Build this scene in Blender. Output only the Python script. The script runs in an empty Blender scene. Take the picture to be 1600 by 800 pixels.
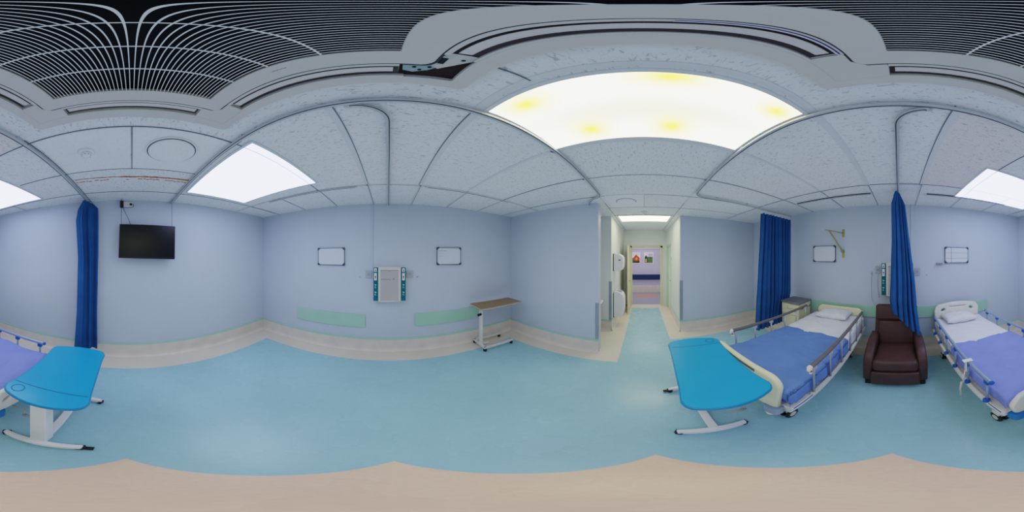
import bpy, bmesh, math, random
from mathutils import Vector, Matrix, noise
random.seed(7)
PI = math.pi
COL = bpy.context.scene.collection
sc = bpy.context.scene
CZ = 2.59          # ceiling height
ZC = 1.72          # lens height

# ------------------------------------------------------------------ materials
def mat(name, col, rough=.5, metal=0., bump=0., bscale=40., var=0., vscale=6., spec=.5, emis=None, estr=0., coat=0.):
    m = bpy.data.materials.new(name); m.use_nodes = True
    n = m.node_tree; b = n.nodes['Principled BSDF']
    b.inputs['Base Color'].default_value = (*col, 1)
    b.inputs['Roughness'].default_value = rough
    b.inputs['Metallic'].default_value = metal
    b.inputs['Specular IOR Level'].default_value = spec
    b.inputs['Coat Weight'].default_value = coat
    if emis:
        b.inputs['Emission Color'].default_value = (*emis, 1); b.inputs['Emission Strength'].default_value = estr
    tc = n.nodes.new('ShaderNodeTexCoord')
    nz = n.nodes.new('ShaderNodeTexNoise'); nz.inputs['Scale'].default_value = vscale; nz.inputs['Detail'].default_value = 4
    n.links.new(tc.outputs['Object'], nz.inputs['Vector'])
    v = var if var else .03
    mr = n.nodes.new('ShaderNodeMapRange')
    mr.inputs['From Min'].default_value = .3; mr.inputs['From Max'].default_value = .7
    mr.inputs['To Min'].default_value = 1 - v; mr.inputs['To Max'].default_value = 1 + v
    n.links.new(nz.outputs['Fac'], mr.inputs['Value'])
    vm = n.nodes.new('ShaderNodeVectorMath'); vm.operation = 'SCALE'
    vm.inputs[0].default_value = col
    n.links.new(mr.outputs['Result'], vm.inputs['Scale'])
    n.links.new(vm.outputs['Vector'], b.inputs['Base Color'])
    if bump:
        n2 = n.nodes.new('ShaderNodeTexNoise'); n2.inputs['Scale'].default_value = bscale; n2.inputs['Detail'].default_value = 5
        n.links.new(tc.outputs['Object'], n2.inputs['Vector'])
        bp = n.nodes.new('ShaderNodeBump'); bp.inputs['Strength'].default_value = bump; bp.inputs['Distance'].default_value = .01
        n.links.new(n2.outputs['Fac'], bp.inputs['Height']); n.links.new(bp.outputs['Normal'], b.inputs['Normal'])
    return m

def emit(name, col, s):
    m = bpy.data.materials.new(name); m.use_nodes = True
    n = m.node_tree; n.nodes.clear()
    o = n.nodes.new('ShaderNodeOutputMaterial'); e = n.nodes.new('ShaderNodeEmission')
    e.inputs['Color'].default_value = (*col, 1); e.inputs['Strength'].default_value = s
    n.links.new(e.outputs[0], o.inputs['Surface'])
    return m, e, n

M = {}
M['wall'] = mat('wall_paint', (.47, .53, .63), .45, bump=.05, bscale=60, var=.025, vscale=1.5, spec=.3)
M['wallw'] = mat('wall_white_paint', (.66, .70, .68), .5, var=.02, vscale=1.2, spec=.3)
M['beige'] = mat('beige_vinyl', (.66, .60, .54), .45, bump=.08, bscale=12, var=.07, vscale=5)
M['greenl'] = mat('green_strip', (.36, .58, .47), .45)
M['greenb'] = mat('green_board', (.33, .55, .42), .45, var=.06, vscale=3)
M['cassette'] = mat('cassette_plastic', (.52, .51, .50), .5, var=.02)
M['vane'] = mat('vane_plastic', (.60, .56, .57), .45)
M['dark'] = mat('dark_void', (.012, .013, .016), .8)
M['slat'] = mat('slat_plastic', (.70, .70, .70), .5)
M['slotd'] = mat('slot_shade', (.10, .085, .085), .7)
M['seam'] = mat('seam', (.05, .05, .055), .8)
M['alu'] = mat('aluminium', (.50, .52, .54), .35, .8)
M['aluM'] = mat('brushed_aluminium', (.50, .53, .55), .45, .3)
M['steel'] = mat('stainless', (.33, .37, .41), .4, .4)
M['bar'] = mat('ceiling_bar', (.58, .62, .66), .5)
M['barl'] = mat('ceiling_gap', (.13, .15, .17), .7)
M['curtain'] = mat('blue_curtain', (.028, .10, .26), .85, bump=.1, bscale=200, var=.12, vscale=4, spec=.2)
M['header'] = mat('curtain_header', (.62, .66, .70), .8)
M['blue'] = mat('blue_plastic', (.015, .30, .62), .30, var=.02, coat=.1)
M['blueE'] = mat('blue_plastic_edge', (.012, .20, .42), .35)
M['bluel'] = mat('blue_groove', (.008, .12, .27), .5)
M['outlet'] = mat('outlet_metal', (.16, .16, .17), .4)
M['boxg'] = mat('socket_box_grey', (.36, .40, .45), .45)
M['white'] = mat('white_plastic', (.74, .74, .74), .35)
M['grayp'] = mat('gray_plastic', (.35, .36, .38), .5)
M['offw'] = mat('offwhite_enamel', (.66, .64, .58), .35)
M['cream'] = mat('cream_plastic', (.75, .73, .48), .35)
M['creamw'] = mat('cream_white_plastic', (.76, .74, .68), .35)
M['creamd'] = mat('cream_paint', (.68, .64, .42), .4)
M['black'] = mat('black_rubber', (.018, .018, .02), .5)
M['tv'] = mat('tv_screen', (.006, .006, .008), .28, spec=.4)
M['tvb'] = mat('tv_bezel', (.012, .012, .014), .4)
M['sheetw'] = mat('white_sheet', (.72, .73, .78), .9, bump=.35, bscale=9, spec=.1)
M['sheetb'] = mat('royal_blue_sheet', (.13, .22, .52), .9, bump=.35, bscale=7, var=.05, vscale=5, spec=.1)
M['sheetv'] = mat('periwinkle_sheet', (.22, .26, .70), .9, bump=.35, bscale=7, var=.05, vscale=5, spec=.1)
M['matt'] = mat('navy_mattress', (.05, .10, .42), .5)
M['railA'] = mat('brown_grip', (.14, .125, .12), .45)
M['railB'] = mat('blue_grey_rail', (.30, .40, .55), .35, .4)
M['bluefit'] = mat('blue_fitting', (.02, .10, .45), .4)
M['bumpB'] = mat('blue_bumper', (.02, .17, .52), .4)
M['bumpA'] = mat('grey_blue_bumper', (.26, .33, .44), .45)
M['stripe'] = mat('blue_stripe', (.02, .06, .42), .4)
M['leather'] = mat('brown_leather', (.078, .040, .036), .42, bump=.25, bscale=25, var=.18, vscale=7, spec=.45)
M['wood'] = mat('brown_laminate', (.28, .175, .085), .45, var=.08, vscale=14)
M['edge'] = mat('laminate_edge', (.42, .36, .25), .5)
M['teal'] = mat('teal_panel', (.0, .13, .16), .4)
M['panelc'] = mat('panel_cream', (.62, .61, .56), .45)
M['panelb'] = mat('panel_beige', (.42, .39, .38), .5)
M['wb'] = mat('whiteboard', (.60, .65, .74), .2, var=.01)
M['wbf'] = mat('whiteboard_frame', (.20, .22, .26), .45)
M['wbc'] = mat('whiteboard_corner', (.06, .07, .10), .5)
M['ink'] = mat('marker_ink', (.14, .17, .25), .7)
M['rust'] = mat('rust', (.42, .16, .05), .9, var=.4, vscale=50)
M['olive'] = mat('olive_paint', (.33, .31, .12), .45)
M['lav'] = mat('hall_wall_paint', (.46, .45, .60), .5)
M['navy'] = mat('navy_rail', (.015, .03, .11), .5)
M['hfloor'] = mat('hall_floor', (.30, .31, .40), .3)
M['orange'] = mat('orange_inlay', (.70, .25, .15), .35)
M['doorc'] = mat('door_cream', (.66, .62, .40), .45)
M['pgreen'] = mat('pale_green_paint', (.45, .66, .45), .45)
M['red'] = mat('red_mark', (.5, .03, .03), .5)
M['tealm'] = mat('galvanised_plate', (.36, .45, .46), .4, .3)
M['brownv'] = mat('brown_void', (.045, .032, .028), .9)
M['grout'] = mat('locker_top', (.17, .17, .18), .5)
M['reflection'] = mat('lavender_reflection', (.50, .48, .68), .3)  # flat colour standing in for a lavender reflection
M['paper'] = mat('paper', (.80, .80, .82), .7)
M['pgrn'] = mat('poster_green', (.07, .17, .06), .7, var=.4, vscale=20)
M['pred'] = mat('poster_red', (.55, .08, .03), .7, var=.4, vscale=20)
M['pdark'] = mat('poster_dark', (.05, .045, .05), .7)
M['pyel'] = mat('poster_yellow', (.6, .4, .1), .7)

def floor_mat(name, col, rough, speck, marb):
    m = mat(name, col, rough, var=.06, vscale=1.3, spec=.5)
    n = m.node_tree; b = n.nodes['Principled BSDF']
    tc = n.nodes.new('ShaderNodeTexCoord')
    nz = n.nodes.new('ShaderNodeTexNoise'); nz.inputs['Scale'].default_value = 55; nz.inputs['Detail'].default_value = 6
    n.links.new(tc.outputs['Object'], nz.inputs['Vector'])
    cr = n.nodes.new('ShaderNodeMapRange'); cr.inputs['From Min'].default_value = .35; cr.inputs['From Max'].default_value = .65
    cr.inputs['To Min'].default_value = 1 - marb; cr.inputs['To Max'].default_value = 1 + marb
    n.links.new(nz.outputs['Fac'], cr.inputs['Value'])
    src = b.inputs['Base Color'].links[0].from_socket
    vm = n.nodes.new('ShaderNodeVectorMath'); vm.operation = 'SCALE'
    n.links.new(src, vm.inputs[0]); n.links.new(cr.outputs['Result'], vm.inputs['Scale'])
    n.links.new(vm.outputs['Vector'], b.inputs['Base Color'])
    n3 = n.nodes.new('ShaderNodeTexNoise'); n3.inputs['Scale'].default_value = 3.5; n3.inputs['Detail'].default_value = 8
    n.links.new(tc.outputs['Object'], n3.inputs['Vector'])
    m3 = n.nodes.new('ShaderNodeMapRange'); m3.inputs['To Min'].default_value = rough - .1; m3.inputs['To Max'].default_value = rough + .12
    n.links.new(n3.outputs['Fac'], m3.inputs['Value']); n.links.new(m3.outputs['Result'], b.inputs['Roughness'])
    bp = n.nodes.new('ShaderNodeBump'); bp.inputs['Strength'].default_value = .12; bp.inputs['Distance'].default_value = .01
    n4 = n.nodes.new('ShaderNodeTexNoise'); n4.inputs['Scale'].default_value = 9; n4.inputs['Detail'].default_value = 2
    n.links.new(tc.outputs['Object'], n4.inputs['Vector'])
    n.links.new(n4.outputs['Fac'], bp.inputs['Height']); n.links.new(bp.outputs['Normal'], b.inputs['Normal'])
    return m
M['fblue'] = floor_mat('blue_vinyl_floor', (.30, .52, .60), .26, 0, .025)
M['fbeige'] = floor_mat('beige_vinyl_floor', (.66, .60, .50), .42, 0, .04)
M['fpeach'] = floor_mat('peach_vinyl_floor', (.80, .56, .39), .27, 0, .03)

def ceil_mat(name, col, amt=1.):
    m = mat(name, col, .75, var=.02, spec=.1)
    n = m.node_tree; b = n.nodes['Principled BSDF']
    tc = n.nodes.new('ShaderNodeTexCoord'); mp = n.nodes.new('ShaderNodeMapping'); mp.inputs['Scale'].default_value = (20, 48, 1)
    n.links.new(tc.outputs['Object'], mp.inputs['Vector'])
    nz = n.nodes.new('ShaderNodeTexNoise'); nz.inputs['Scale'].default_value = 1.6; nz.inputs['Detail'].default_value = 5; nz.inputs['Distortion'].default_value = 1.2
    n.links.new(mp.outputs[0], nz.inputs['Vector'])
    cr = n.nodes.new('ShaderNodeMapRange'); cr.inputs['From Min'].default_value = .33; cr.inputs['From Max'].default_value = .44
    cr.inputs['To Min'].default_value = 1 - .38 * amt; cr.inputs['To Max'].default_value = 1.
    n.links.new(nz.outputs['Fac'], cr.inputs['Value'])
    src = b.inputs['Base Color'].links[0].from_socket
    vm = n.nodes.new('ShaderNodeVectorMath'); vm.operation = 'SCALE'
    n.links.new(src, vm.inputs[0]); n.links.new(cr.outputs['Result'], vm.inputs['Scale'])
    n.links.new(vm.outputs['Vector'], b.inputs['Base Color'])
    bp = n.nodes.new('ShaderNodeBump'); bp.inputs['Strength'].default_value = .35; bp.inputs['Distance'].default_value = .004
    n.links.new(nz.outputs['Fac'], bp.inputs['Height']); n.links.new(bp.outputs['Normal'], b.inputs['Normal'])
    return m
M['ceil'] = ceil_mat('fissured_ceiling_tile', (.68, .72, .76))
M['ceilg'] = ceil_mat('plain_ceiling_tile', (.72, .75, .79), .25)
M['ceilp'] = ceil_mat('pinkish_ceiling_tile', (.68, .66, .68))

# ------------------------------------------------------------------ mesh builder
class MB:
    def __init__(s): s.v = []; s.f = []; s.mi = []; s.cur = 0; s.sm = []
    def add(s, vs, fs, smooth=False, X=None):
        o = len(s.v)
        if X is not None: vs = [X @ Vector(v) for v in vs]
        s.v += [tuple(v) for v in vs]; s.f += [tuple(i + o for i in f) for f in fs]
        s.mi += [s.cur] * len(fs); s.sm += [smooth] * len(fs); return s
    def box(s, x0, x1, y0, y1, z0, z1, X=None):
        if x0 > x1: x0, x1 = x1, x0
        if y0 > y1: y0, y1 = y1, y0
        if z0 > z1: z0, z1 = z1, z0
        v = [(x0,y0,z0),(x1,y0,z0),(x1,y1,z0),(x0,y1,z0),(x0,y0,z1),(x1,y0,z1),(x1,y1,z1),(x0,y1,z1)]
        return s.add(v, [(0,3,2,1),(4,5,6,7),(0,1,5,4),(1,2,6,5),(2,3,7,6),(3,0,4,7)], X=X)
    def cyl(s, p0, p1, r0, r1=None, n=16, smooth=True, cap=True):
        p0 = Vector(p0); p1 = Vector(p1); r1 = r0 if r1 is None else r1
        d = (p1 - p0).normalized(); a = Vector((0,0,1)) if abs(d.z) < .9 else Vector((1,0,0))
        u = d.cross(a).normalized(); w = d.cross(u)
        vs = []
        for p, r in ((p0, r0), (p1, r1)):
            for i in range(n):
                t = 2*PI*i/n; vs.append(p + u*math.cos(t)*r + w*math.sin(t)*r)
        fs = [(i, (i+1) % n, n+(i+1) % n, n+i) for i in range(n)]
        s.add(vs, fs, smooth)
        if cap:
            s.add(vs[:n], [tuple(range(n-1, -1, -1))]); s.add(vs[n:], [tuple(range(n))])
        return s
    def tube(s, pts, r, n=10, closed=False):
        pts = [Vector(p) for p in pts]; m = len(pts); rings = []
        t0 = (pts[1]-pts[0]).normalized(); a = Vector((0,0,1)) if abs(t0.z) < .9 else Vector((1,0,0))
        u = t0.cross(a).normalized()
        vs = []
        for i, p in enumerate(pts):
            if i == 0: t = pts[1]-pts[0]
            elif i == m-1: t = pts[-1]-pts[-2]
            else: t = pts[i+1]-pts[i-1]
            t.normalize(); u = (u - t*u.dot(t)).normalized(); w = t.cross(u)
            rr = r[i] if isinstance(r, (list, tuple)) else r
            for k in range(n):
                q = 2*PI*k/n; vs.append(p + u*math.cos(q)*rr + w*math.sin(q)*rr)
        fs = [(i*n+k, i*n+(k+1) % n, (i+1)*n+(k+1) % n, (i+1)*n+k) for i in range(m-1) for k in range(n)]
        s.add(vs, fs, True)
        s.add(vs[:n], [tuple(range(n-1, -1, -1))]); s.add(vs[-n:], [tuple(range(n))])
        return s
    def sweep(s, path, w, z0, z1):
        m = len(path); vs = []
        for i, p in enumerate(path):
            a = Vector(path[max(i-1, 0)]); b = Vector(path[min(i+1, m-1)]); t = (b-a).normalized(); nn = Vector((-t.y, t.x))
            for sgn, z in ((-1, z0), (1, z0), (1, z1), (-1, z1)):
                vs.append((p[0]+nn.x*w/2*sgn, p[1]+nn.y*w/2*sgn, z))
        fs = [(i*4+k, i*4+(k+1) % 4, i*4+4+(k+1) % 4, i*4+4+k) for i in range(m-1) for k in range(4)]
        s.add(vs, fs); s.add(vs[:4], [(3,2,1,0)]); s.add(vs[-4:], [(0,1,2,3)])
        return s
    def prism(s, poly, z0, z1, X=None, smooth=False):
        n = len(poly); vs = [(x, y, z0) for x, y in poly] + [(x, y, z1) for x, y in poly]
        if X is not None: vs = [X @ Vector(v) for v in vs]
        s.add(vs, [tuple(range(n-1, -1, -1)), tuple(range(n, 2*n))])
        s.add(vs, [(i, (i+1) % n, n+(i+1) % n, n+i) for i in range(n)], smooth)
        return s
    def lathe(s, prof, c, n=28, X=None):
        vs = []; m = len(prof)
        for r, z in prof:
            for i in range(n):
                t = 2*PI*i/n; vs.append((c[0]+r*math.cos(t), c[1]+r*math.sin(t), c[2]+z))
        fs = [(j*n+i, j*n+(i+1) % n, (j+1)*n+(i+1) % n, (j+1)*n+i) for j in range(m-1) for i in range(n)]
        fs.append(tuple(range((m-1)*n, m*n))); fs.append(tuple(range(n-1, -1, -1)))
        return s.add(vs, fs, True, X)
    def build(s, name, m, parent=None, bevel=0., seg=2, sub=0, smooth=None):
        me = bpy.data.meshes.new(name); me.from_pydata(s.v, [], s.f)
        for q in (m if isinstance(m, (list, tuple)) else [m]): me.materials.append(q)
        me.polygons.foreach_set('material_index', s.mi)
        sm = s.sm if smooth is None else [smooth]*len(s.f)
        me.polygons.foreach_set('use_smooth', sm)
        bm = bmesh.new(); bm.from_mesh(me); bmesh.ops.remove_doubles(bm, verts=bm.verts, dist=1e-5)
        bmesh.ops.recalc_face_normals(bm, faces=bm.faces); bm.to_mesh(me); bm.free(); me.update()
        o = bpy.data.objects.new(name, me); COL.objects.link(o)
        if parent: o.parent = parent
        if bevel:
            b = o.modifiers.new('bev', 'BEVEL'); b.width = bevel; b.segments = seg; b.limit_method = 'ANGLE'; b.angle_limit = math.radians(40)
            b.use_clamp_overlap = True
        if sub:
            b = o.modifiers.new('sub', 'SUBSURF'); b.levels = sub; b.render_levels = sub
        return o

def tag(o, label, cat, group=None):
    o['label'] = label; o['category'] = cat
    if group: o['group'] = group
    return o
def thing(name, label, cat, loc=(0,0,0), rz=0., group=None):
    o = bpy.data.objects.new(name, None); COL.objects.link(o); o.location = loc; o.rotation_euler = (0,0,rz); o.empty_display_size = .1
    return tag(o, label, cat, group)
def struct(o): o['kind'] = 'structure'; return o
def dup(root, loc, rz, label):
    r = root.copy(); COL.objects.link(r); r.location = loc; r.rotation_euler = (0,0,rz); r['label'] = label
    for ch in list(root.children):
        c = ch.copy(); COL.objects.link(c); c.parent = r
        for g in list(ch.children):
            d = g.copy(); COL.objects.link(d); d.parent = c
    return r
def rrect(x0, x1, y0, y1, r, n=6):
    out = []
    for cx, cy, a0 in ((x1-r, y1-r, 0), (x0+r, y1-r, 90), (x0+r, y0+r, 180), (x1-r, y0+r, 270)):
        for i in range(n+1):
            a = math.radians(a0+90*i/n); out.append((cx+r*math.cos(a), cy+r*math.sin(a)))
    return out
def ring_prism(mb, outer, inner, z0, z1, X=None):
    n = len(outer); assert n == len(inner)
    vs = [(x, y, z0) for x, y in outer]+[(x, y, z0) for x, y in inner]+[(x, y, z1) for x, y in outer]+[(x, y, z1) for x, y in inner]
    fs = []
    for i in range(n):
        j = (i+1) % n
        fs += [(i, j, n+j, n+i), (2*n+i, 3*n+i, 3*n+j, 2*n+j), (i, 2*n+i, 2*n+j, j), (n+i, n+j, 3*n+j, 3*n+i)]
    mb.add(vs, fs, X=X); return mb
def holed_plate(name, outer, holes, depth, bev, m, parent, X):
    """plate with holes, outlines in local x/z, thickness along y"""
    cu = bpy.data.curves.new(name, 'CURVE'); cu.dimensions = '2D'; cu.fill_mode = 'BOTH'; cu.extrude = depth/2-bev; cu.bevel_depth = bev; cu.bevel_resolution = 2
    for loop in [outer]+holes:
        sp = cu.splines.new('POLY'); sp.points.add(len(loop)-1)
        for p, q in zip(sp.points, loop): p.co = (q[0], q[1], 0, 1)
        sp.use_cyclic_u = True
    t = bpy.data.objects.new(name, cu); COL.objects.link(t)
    bpy.context.view_layer.update()
    me = bpy.data.meshes.new_from_object(t.evaluated_get(bpy.context.evaluated_depsgraph_get()))
    bpy.data.objects.remove(t)
    me.transform(X @ Matrix.Rotation(PI/2, 4, 'X'))
    me.materials.clear(); me.materials.append(m); me.name = name
    o = bpy.data.objects.new(name, me); COL.objects.link(o)
    if parent: o.parent = parent
    return o
def T(x, y, z): return Matrix.Translation((x, y, z))

# ================================================================== SETTING
# plan: +X runs down the entrance passage, +Y is the wall with the service panel
YA, YB, XD, XR, XE = 2.62, -2.68, 2.46, 3.36, 5.50
mb = MB(); mb.cur = 0
mb.box(-2.7, 5.6, -2.8, 2.75, -.1, 0)
mb.cur = 1   # blue field with passage runner
mb.prism([(-2.12, 2.30), (-2.04, -2.4), (3.03, -2.4), (3.03, -.49), (5.22, -.49), (5.22, .39), (2.23, .37), (2.14, 2.30)], .0, .0015)
mb.cur = 2
mb.prism([(.63, -.045), (.02, .555), (-.585, -.02), (.03, -.645)], .001, .003)
mb.cur = 3
mb.box(5.6, 7.75, -3.2, 3.2, -.1, 0)
mb.cur = 4
mb.prism([(6.95+.22*math.cos(2*PI*i/32), -.1+.52*math.sin(2*PI*i/32)) for i in range(32)], 0, .002)
struct(mb.build('floor', [M['fbeige'], M['fblue'], M['fpeach'], M['hfloor'], M['orange']]))

AX, AY0, AY1 = (-.735, .235), -.468, .468
mb = MB(); hx0, hx1, hy0, hy1 = -.70, .20, -.43, .43
mb.box(-2.7, hx0, -2.9, 2.9, CZ, CZ+.1); mb.box(hx1, 7.8, -3.2, 3.2, CZ, CZ+.1)
mb.box(hx0, hx1, -2.9, hy0, CZ, CZ+.1); mb.box(hx0, hx1, hy1, 2.9, CZ, CZ+.1)
mb.cur = 1   # smoother replacement tiles
for x0, x1, y0, y1 in ((-1.46, -.86, -.6, -.01), (-1.46, -.86, .0, .6), (2.21, 2.80, .0, .55)): mb.box(x0, x1, y0, y1, CZ-.002, CZ)
mb.cur = 2
mb.box(-.84, -.25, -1.83, -.66, CZ-.0015, CZ)
struct(mb.build('ceiling', [M['ceil'], M['ceilg'], M['ceilp']]))

# ceiling grid
mb = MB()
def bx(x, y0, y1, w=.022): mb.box(x-w/2, x+w/2, y0, y1, CZ-.004, CZ)
def by(y, x0, x1, w=.022): mb.box(x0, x1, y-w/2, y+w/2, CZ-.004, CZ)
GX = [-2.07, -1.46, -.85, -.24, .37, .98, 1.59, 2.20]
for x in GX:
    bx(x, 1.83, YA, .018); bx(x, YB, -1.83, .018)
for x in (-.24, .37): bx(x, .62, 1.83, .045); bx(x, -1.83, -.62, .045)
for x in (.98, 1.59): bx(x, .62, 1.83, .03); bx(x, -1.83, -.62, .03)
bx(.355, -.62, .62, .03); bx(1.0, -.62, .62, .03)
by(1.84, -2.5, XD, .022); by(-1.84, -2.4, XR, .022)
by(.62, -2.45, 5.45, .02); by(-.64, -2.45, 5.45, .02)
for x in (1.59, 2.19, 2.80): bx(x, -.62, .62, .014); bx(x, -1.83, -.62, .014)
bx(-.2+.98, 3, 3.01)
struct(mb.build('trim_1', M['bar']))
mb = MB()
def dx(x, y0, y1): mb.box(x-.003, x+.003, y0, y1, CZ-.0055, CZ-.001)
def dy(y, x0, x1): mb.box(x0, x1, y-.003, y+.003, CZ-.0055, CZ-.001)
dx(-.85, -.6, .6); dx(-1.46, -.6, .6); dx(-2.07, -2.5, 2.5); dx(-.223, .62, 1.83); dx(.35, .62, 1.83); dx(-.22, -1.83, -.62)
dx(-.85, .62, 1.83); dx(-.85, -1.83, -.6); dx(-1.46, -1.2, -.6); dx(1.59, -.62, .62); dx(2.19, -.62, .62); dx(2.80, -1.8, .62); dx(3.36, -.62, .62)
dx(1.575, .6, 1.83); dx(2.19, .6, 1.83); dx(2.19, -2.6, -.6); dx(1.59, -1.83, -.62)
dy(0, -1.46, -.85); dy(0, 2.2, 2.8); dy(1.853, -2.45, 2.45); dy(-1.828, -2.4, 3.3); dy(.635, -2.45, -.8); dy(-.62, -2.45, -.8); dy(.30, .235, .36)
for x in GX: dx(x+.01, 1.84, YA); dx(x-.01, YB, -1.84)
dy(.61, 2.5, 5.4); dy(-.63, 2.5, 5.4)
struct(mb.build('trim_2', M['barl']))
# rusted split in the plaster strip above the television
mb = MB(); rr = random.Random(3)
y = -.60
while y < .56:
    w = rr.uniform(.02, .06); t = rr.uniform(.006, .014) + (.012 if y > -.12 else 0)
    x = -1.63 + rr.uniform(-.004, .004) - .02*math.sin((y+.6)*2.4)*.5
    mb.box(x-t/2, x+t/2, y, y+w+.008, CZ-.003, CZ)
    if rr.random() < .7:
        x2 = -1.70+rr.uniform(-.012, .012); mb.box(x2-.008, x2+.007, y, y+w*.8, CZ-.003, CZ)
    y += w
struct(mb.build('trim_3', M['rust']))

def wall(name, pts, z0=0, z1=CZ, m='wall', th=.1, side=1):
    """box wall between two plan points, thickness to the left of travel"""
    a = Vector(pts[0]); b = Vector(pts[1]); t = (b-a).normalized(); nn = Vector((-t.y, t.x))*th*side
    q = [a, b, b+nn, a+nn]
    return struct(MB().prism([(p.x, p.y) for p in q], z0, z1).build(name, M[m]))
TV0, TV1 = (-2.375, YB), (-2.52, YA)
def tvx(y): return TV0[0]+(TV1[0]-TV0[0])*(y-YB)/(YA-YB)
wall('wall_left', (TV0, TV1))
wall('wall_front', ((-2.6, YA), (XD+.16, YA)))
struct(MB().box(XD, XD+.15, .71, YA, 0, CZ).build('wall_passage_end', M['wall']))
wall('wall_back', ((-2.6, YB), (XR+.1, YB)), side=-1)
struct(MB().box(XR, XR+.1, YB, -.76, 0, CZ).build('wall_right', M['wall']))
struct(MB().box(XD+.15, 3.40, 1.45, 1.55, 0, CZ).build('wall_recess', M['wallw']))
struct(MB().box(3.40, XE, .69, .79, 0, CZ).box(3.40, 3.5, .79, 1.5, 0, CZ).build('wall_passage_left', M['wallw']))
# passage right wall with a side door opening
mb = MB(); mb.box(XR+.1, 4.52, -.86, -.76, 0, CZ); mb.box(5.34, XE, -.86, -.76, 0, CZ); mb.box(4.52, 5.34, -.86, -.76, 2.05, CZ)
struct(mb.build('wall_passage_right', M['wallw']))
mb = MB(); mb.box(XE, XE+.1, .47, .9, 0, CZ); mb.box(XE, XE+.1, -.9, -.63, 0, CZ); mb.box(XE, XE+.1, -.63, .47, 2.06, CZ)
struct(mb.build('wall_entrance', M['wallw']))
# hallway beyond
mb = MB(); mb.box(7.6, 7.7, -3.2, 3.2, 0, CZ); mb.box(5.6, 7.7, 3.1, 3.2, 0, CZ); mb.box(5.6, 7.7, -3.2, -3.1, 0, CZ)
mb.box(XE, 5.6, .9, 3.2, 0, CZ); mb.box(XE, 5.6, -3.2, -.9, 0, CZ)
struct(mb.build('wall_hallway', M['lav']))
mb = MB(); mb.box(7.585, 7.6, -3.1, 3.1, 0, .34)
struct(mb.build('baseboard_hallway', M['beige']))
struct(MB().box(7.59, 7.6, -3.1, 3.1, 2.0, 2.03).build('trim_4', M['grayp']))

# skirting + green strip around the room
SK = .245
def skirt(name, a, b, side=1):
    a = Vector(a); b = Vector(b); t = (b-a).normalized(); nn = Vector((-t.y, t.x))*side
    m1 = MB(); q = [a, b, b+nn*.008, a+nn*.008]
    m1.prism([(p.x, p.y) for p in q], 0, SK)
    # cove
    q = []
    prof = [(.008, .07), (.012, .045), (.022, .022), (.05, .004), (.05, 0), (0, 0), (0, .07)]
    vs = [(a.x+nn.x*d, a.y+nn.y*d, z) for d, z in prof]+[(b.x+nn.x*d, b.y+nn.y*d, z) for d, z in prof]; k = len(prof)
    m1.add(vs, [(i, (i+1) % k, k+(i+1) % k, k+i) for i in range(k)]+[tuple(range(k)), tuple(range(2*k-1, k-1, -1))])
    m1.cur = 1; q = [a, b, b+nn*.012, a+nn*.012]
    m1.prism([(p.x, p.y) for p in q], SK, SK+.035)
    struct(m1.build(name, [M['beige'], M['greenl']]))
skirt('baseboard_left', TV0, TV1, -1)
skirt('baseboard_front', (-2.51, YA), (XD, YA), -1)
skirt('baseboard_passage_end', (XD, YA), (XD, .71), -1)
skirt('baseboard_back', (-2.37, YB), (XR, YB), 1)
skirt('baseboard_right', (XR, YB), (XR, -.76), 1)
skirt('baseboard_passage_corner', (3.40, 1.45), (3.40, .69), -1)
skirt('baseboard_passage_left', (3.40, .69), (XE, .69), -1)
skirt('baseboard_passage_right', (XR, -.76), (4.47, -.76), 1)

# entrance frame and its open leaf
mb = MB()
mb.box(XE-.015, XE+.115, .40, .47, 0, 2.06); mb.box(XE-.015, XE+.115, -.63, -.56, 0, 2.06); mb.box(XE-.015, XE+.115, -.63, .47, 2.0, 2.06)
struct(mb.build('trim_5', M['doorc'], bevel=.004))
struct(MB().box(XE, XE+.1, -.56, .40, .0, .004).build('trim_6', M['beige']))
d = struct(MB().box(4.63, XE-.02, .435, .475, .01, 2.02).build('door_1', M['doorc'], bevel=.003))
h = MB(); h.cyl((4.70, .435, 1.0), (4.70, .39, 1.0), .01); h.cyl((4.70, .392, 1.0), (4.80, .392, 1.0), .009); h.box(4.675, 4.725, .430, .436, .93, 1.07)
h.build('door_handle', M['steel'], d)
d = struct(MB().box(4.56, 5.30, -.845, -.805, .01, 2.02).build('door_2', M['wallw'], bevel=.003))
h = MB(); h.cyl((4.63, -.80, 1.0), (4.63, -.76, 1.0), .011); h.cyl((4.63, -.762, 1.0), (4.72, -.762, 1.0), .01); h.box(4.605, 4.655, -.806, -.80, .9, 1.1)
h.build('door_handle', M['black'], d)
mb = MB(); mb.box(4.50, 4.56, -.87, -.752, 0, 2.07); mb.box(5.30, 5.36, -.87, -.752, 0, 2.07); mb.box(4.50, 5.36, -.87, -.752, 2.02, 2.07)
struct(mb.build('trim_7', M['pgreen'], bevel=.003))

# wall bump boards
for x0, x1, w, z0, z1, lb in ((-1.615, -.366, YA, .485, .73, 'pale green wall protection board left of the service panel, above the skirting'),
        (.435, 1.62, YA, .51, .745, 'pale green wall protection board behind the brown overbed table'),
        (.36, 2.02, YB, .655, .87, 'pale green wall protection board behind the head of the royal blue bed'),
        (-1.58, -.22, YB, .655, .87, 'pale green wall protection board behind the bed with the periwinkle cover')):
    m_ = MB(); s = -1 if w > 0 else 1
    m_.box(x0, x1, w-s*.01, w+s*.018, z0, z1)
    tag(m_.build('protection_board', M['greenb'], bevel=.004), lb, 'wall board', 'green wall protection boards')

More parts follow.
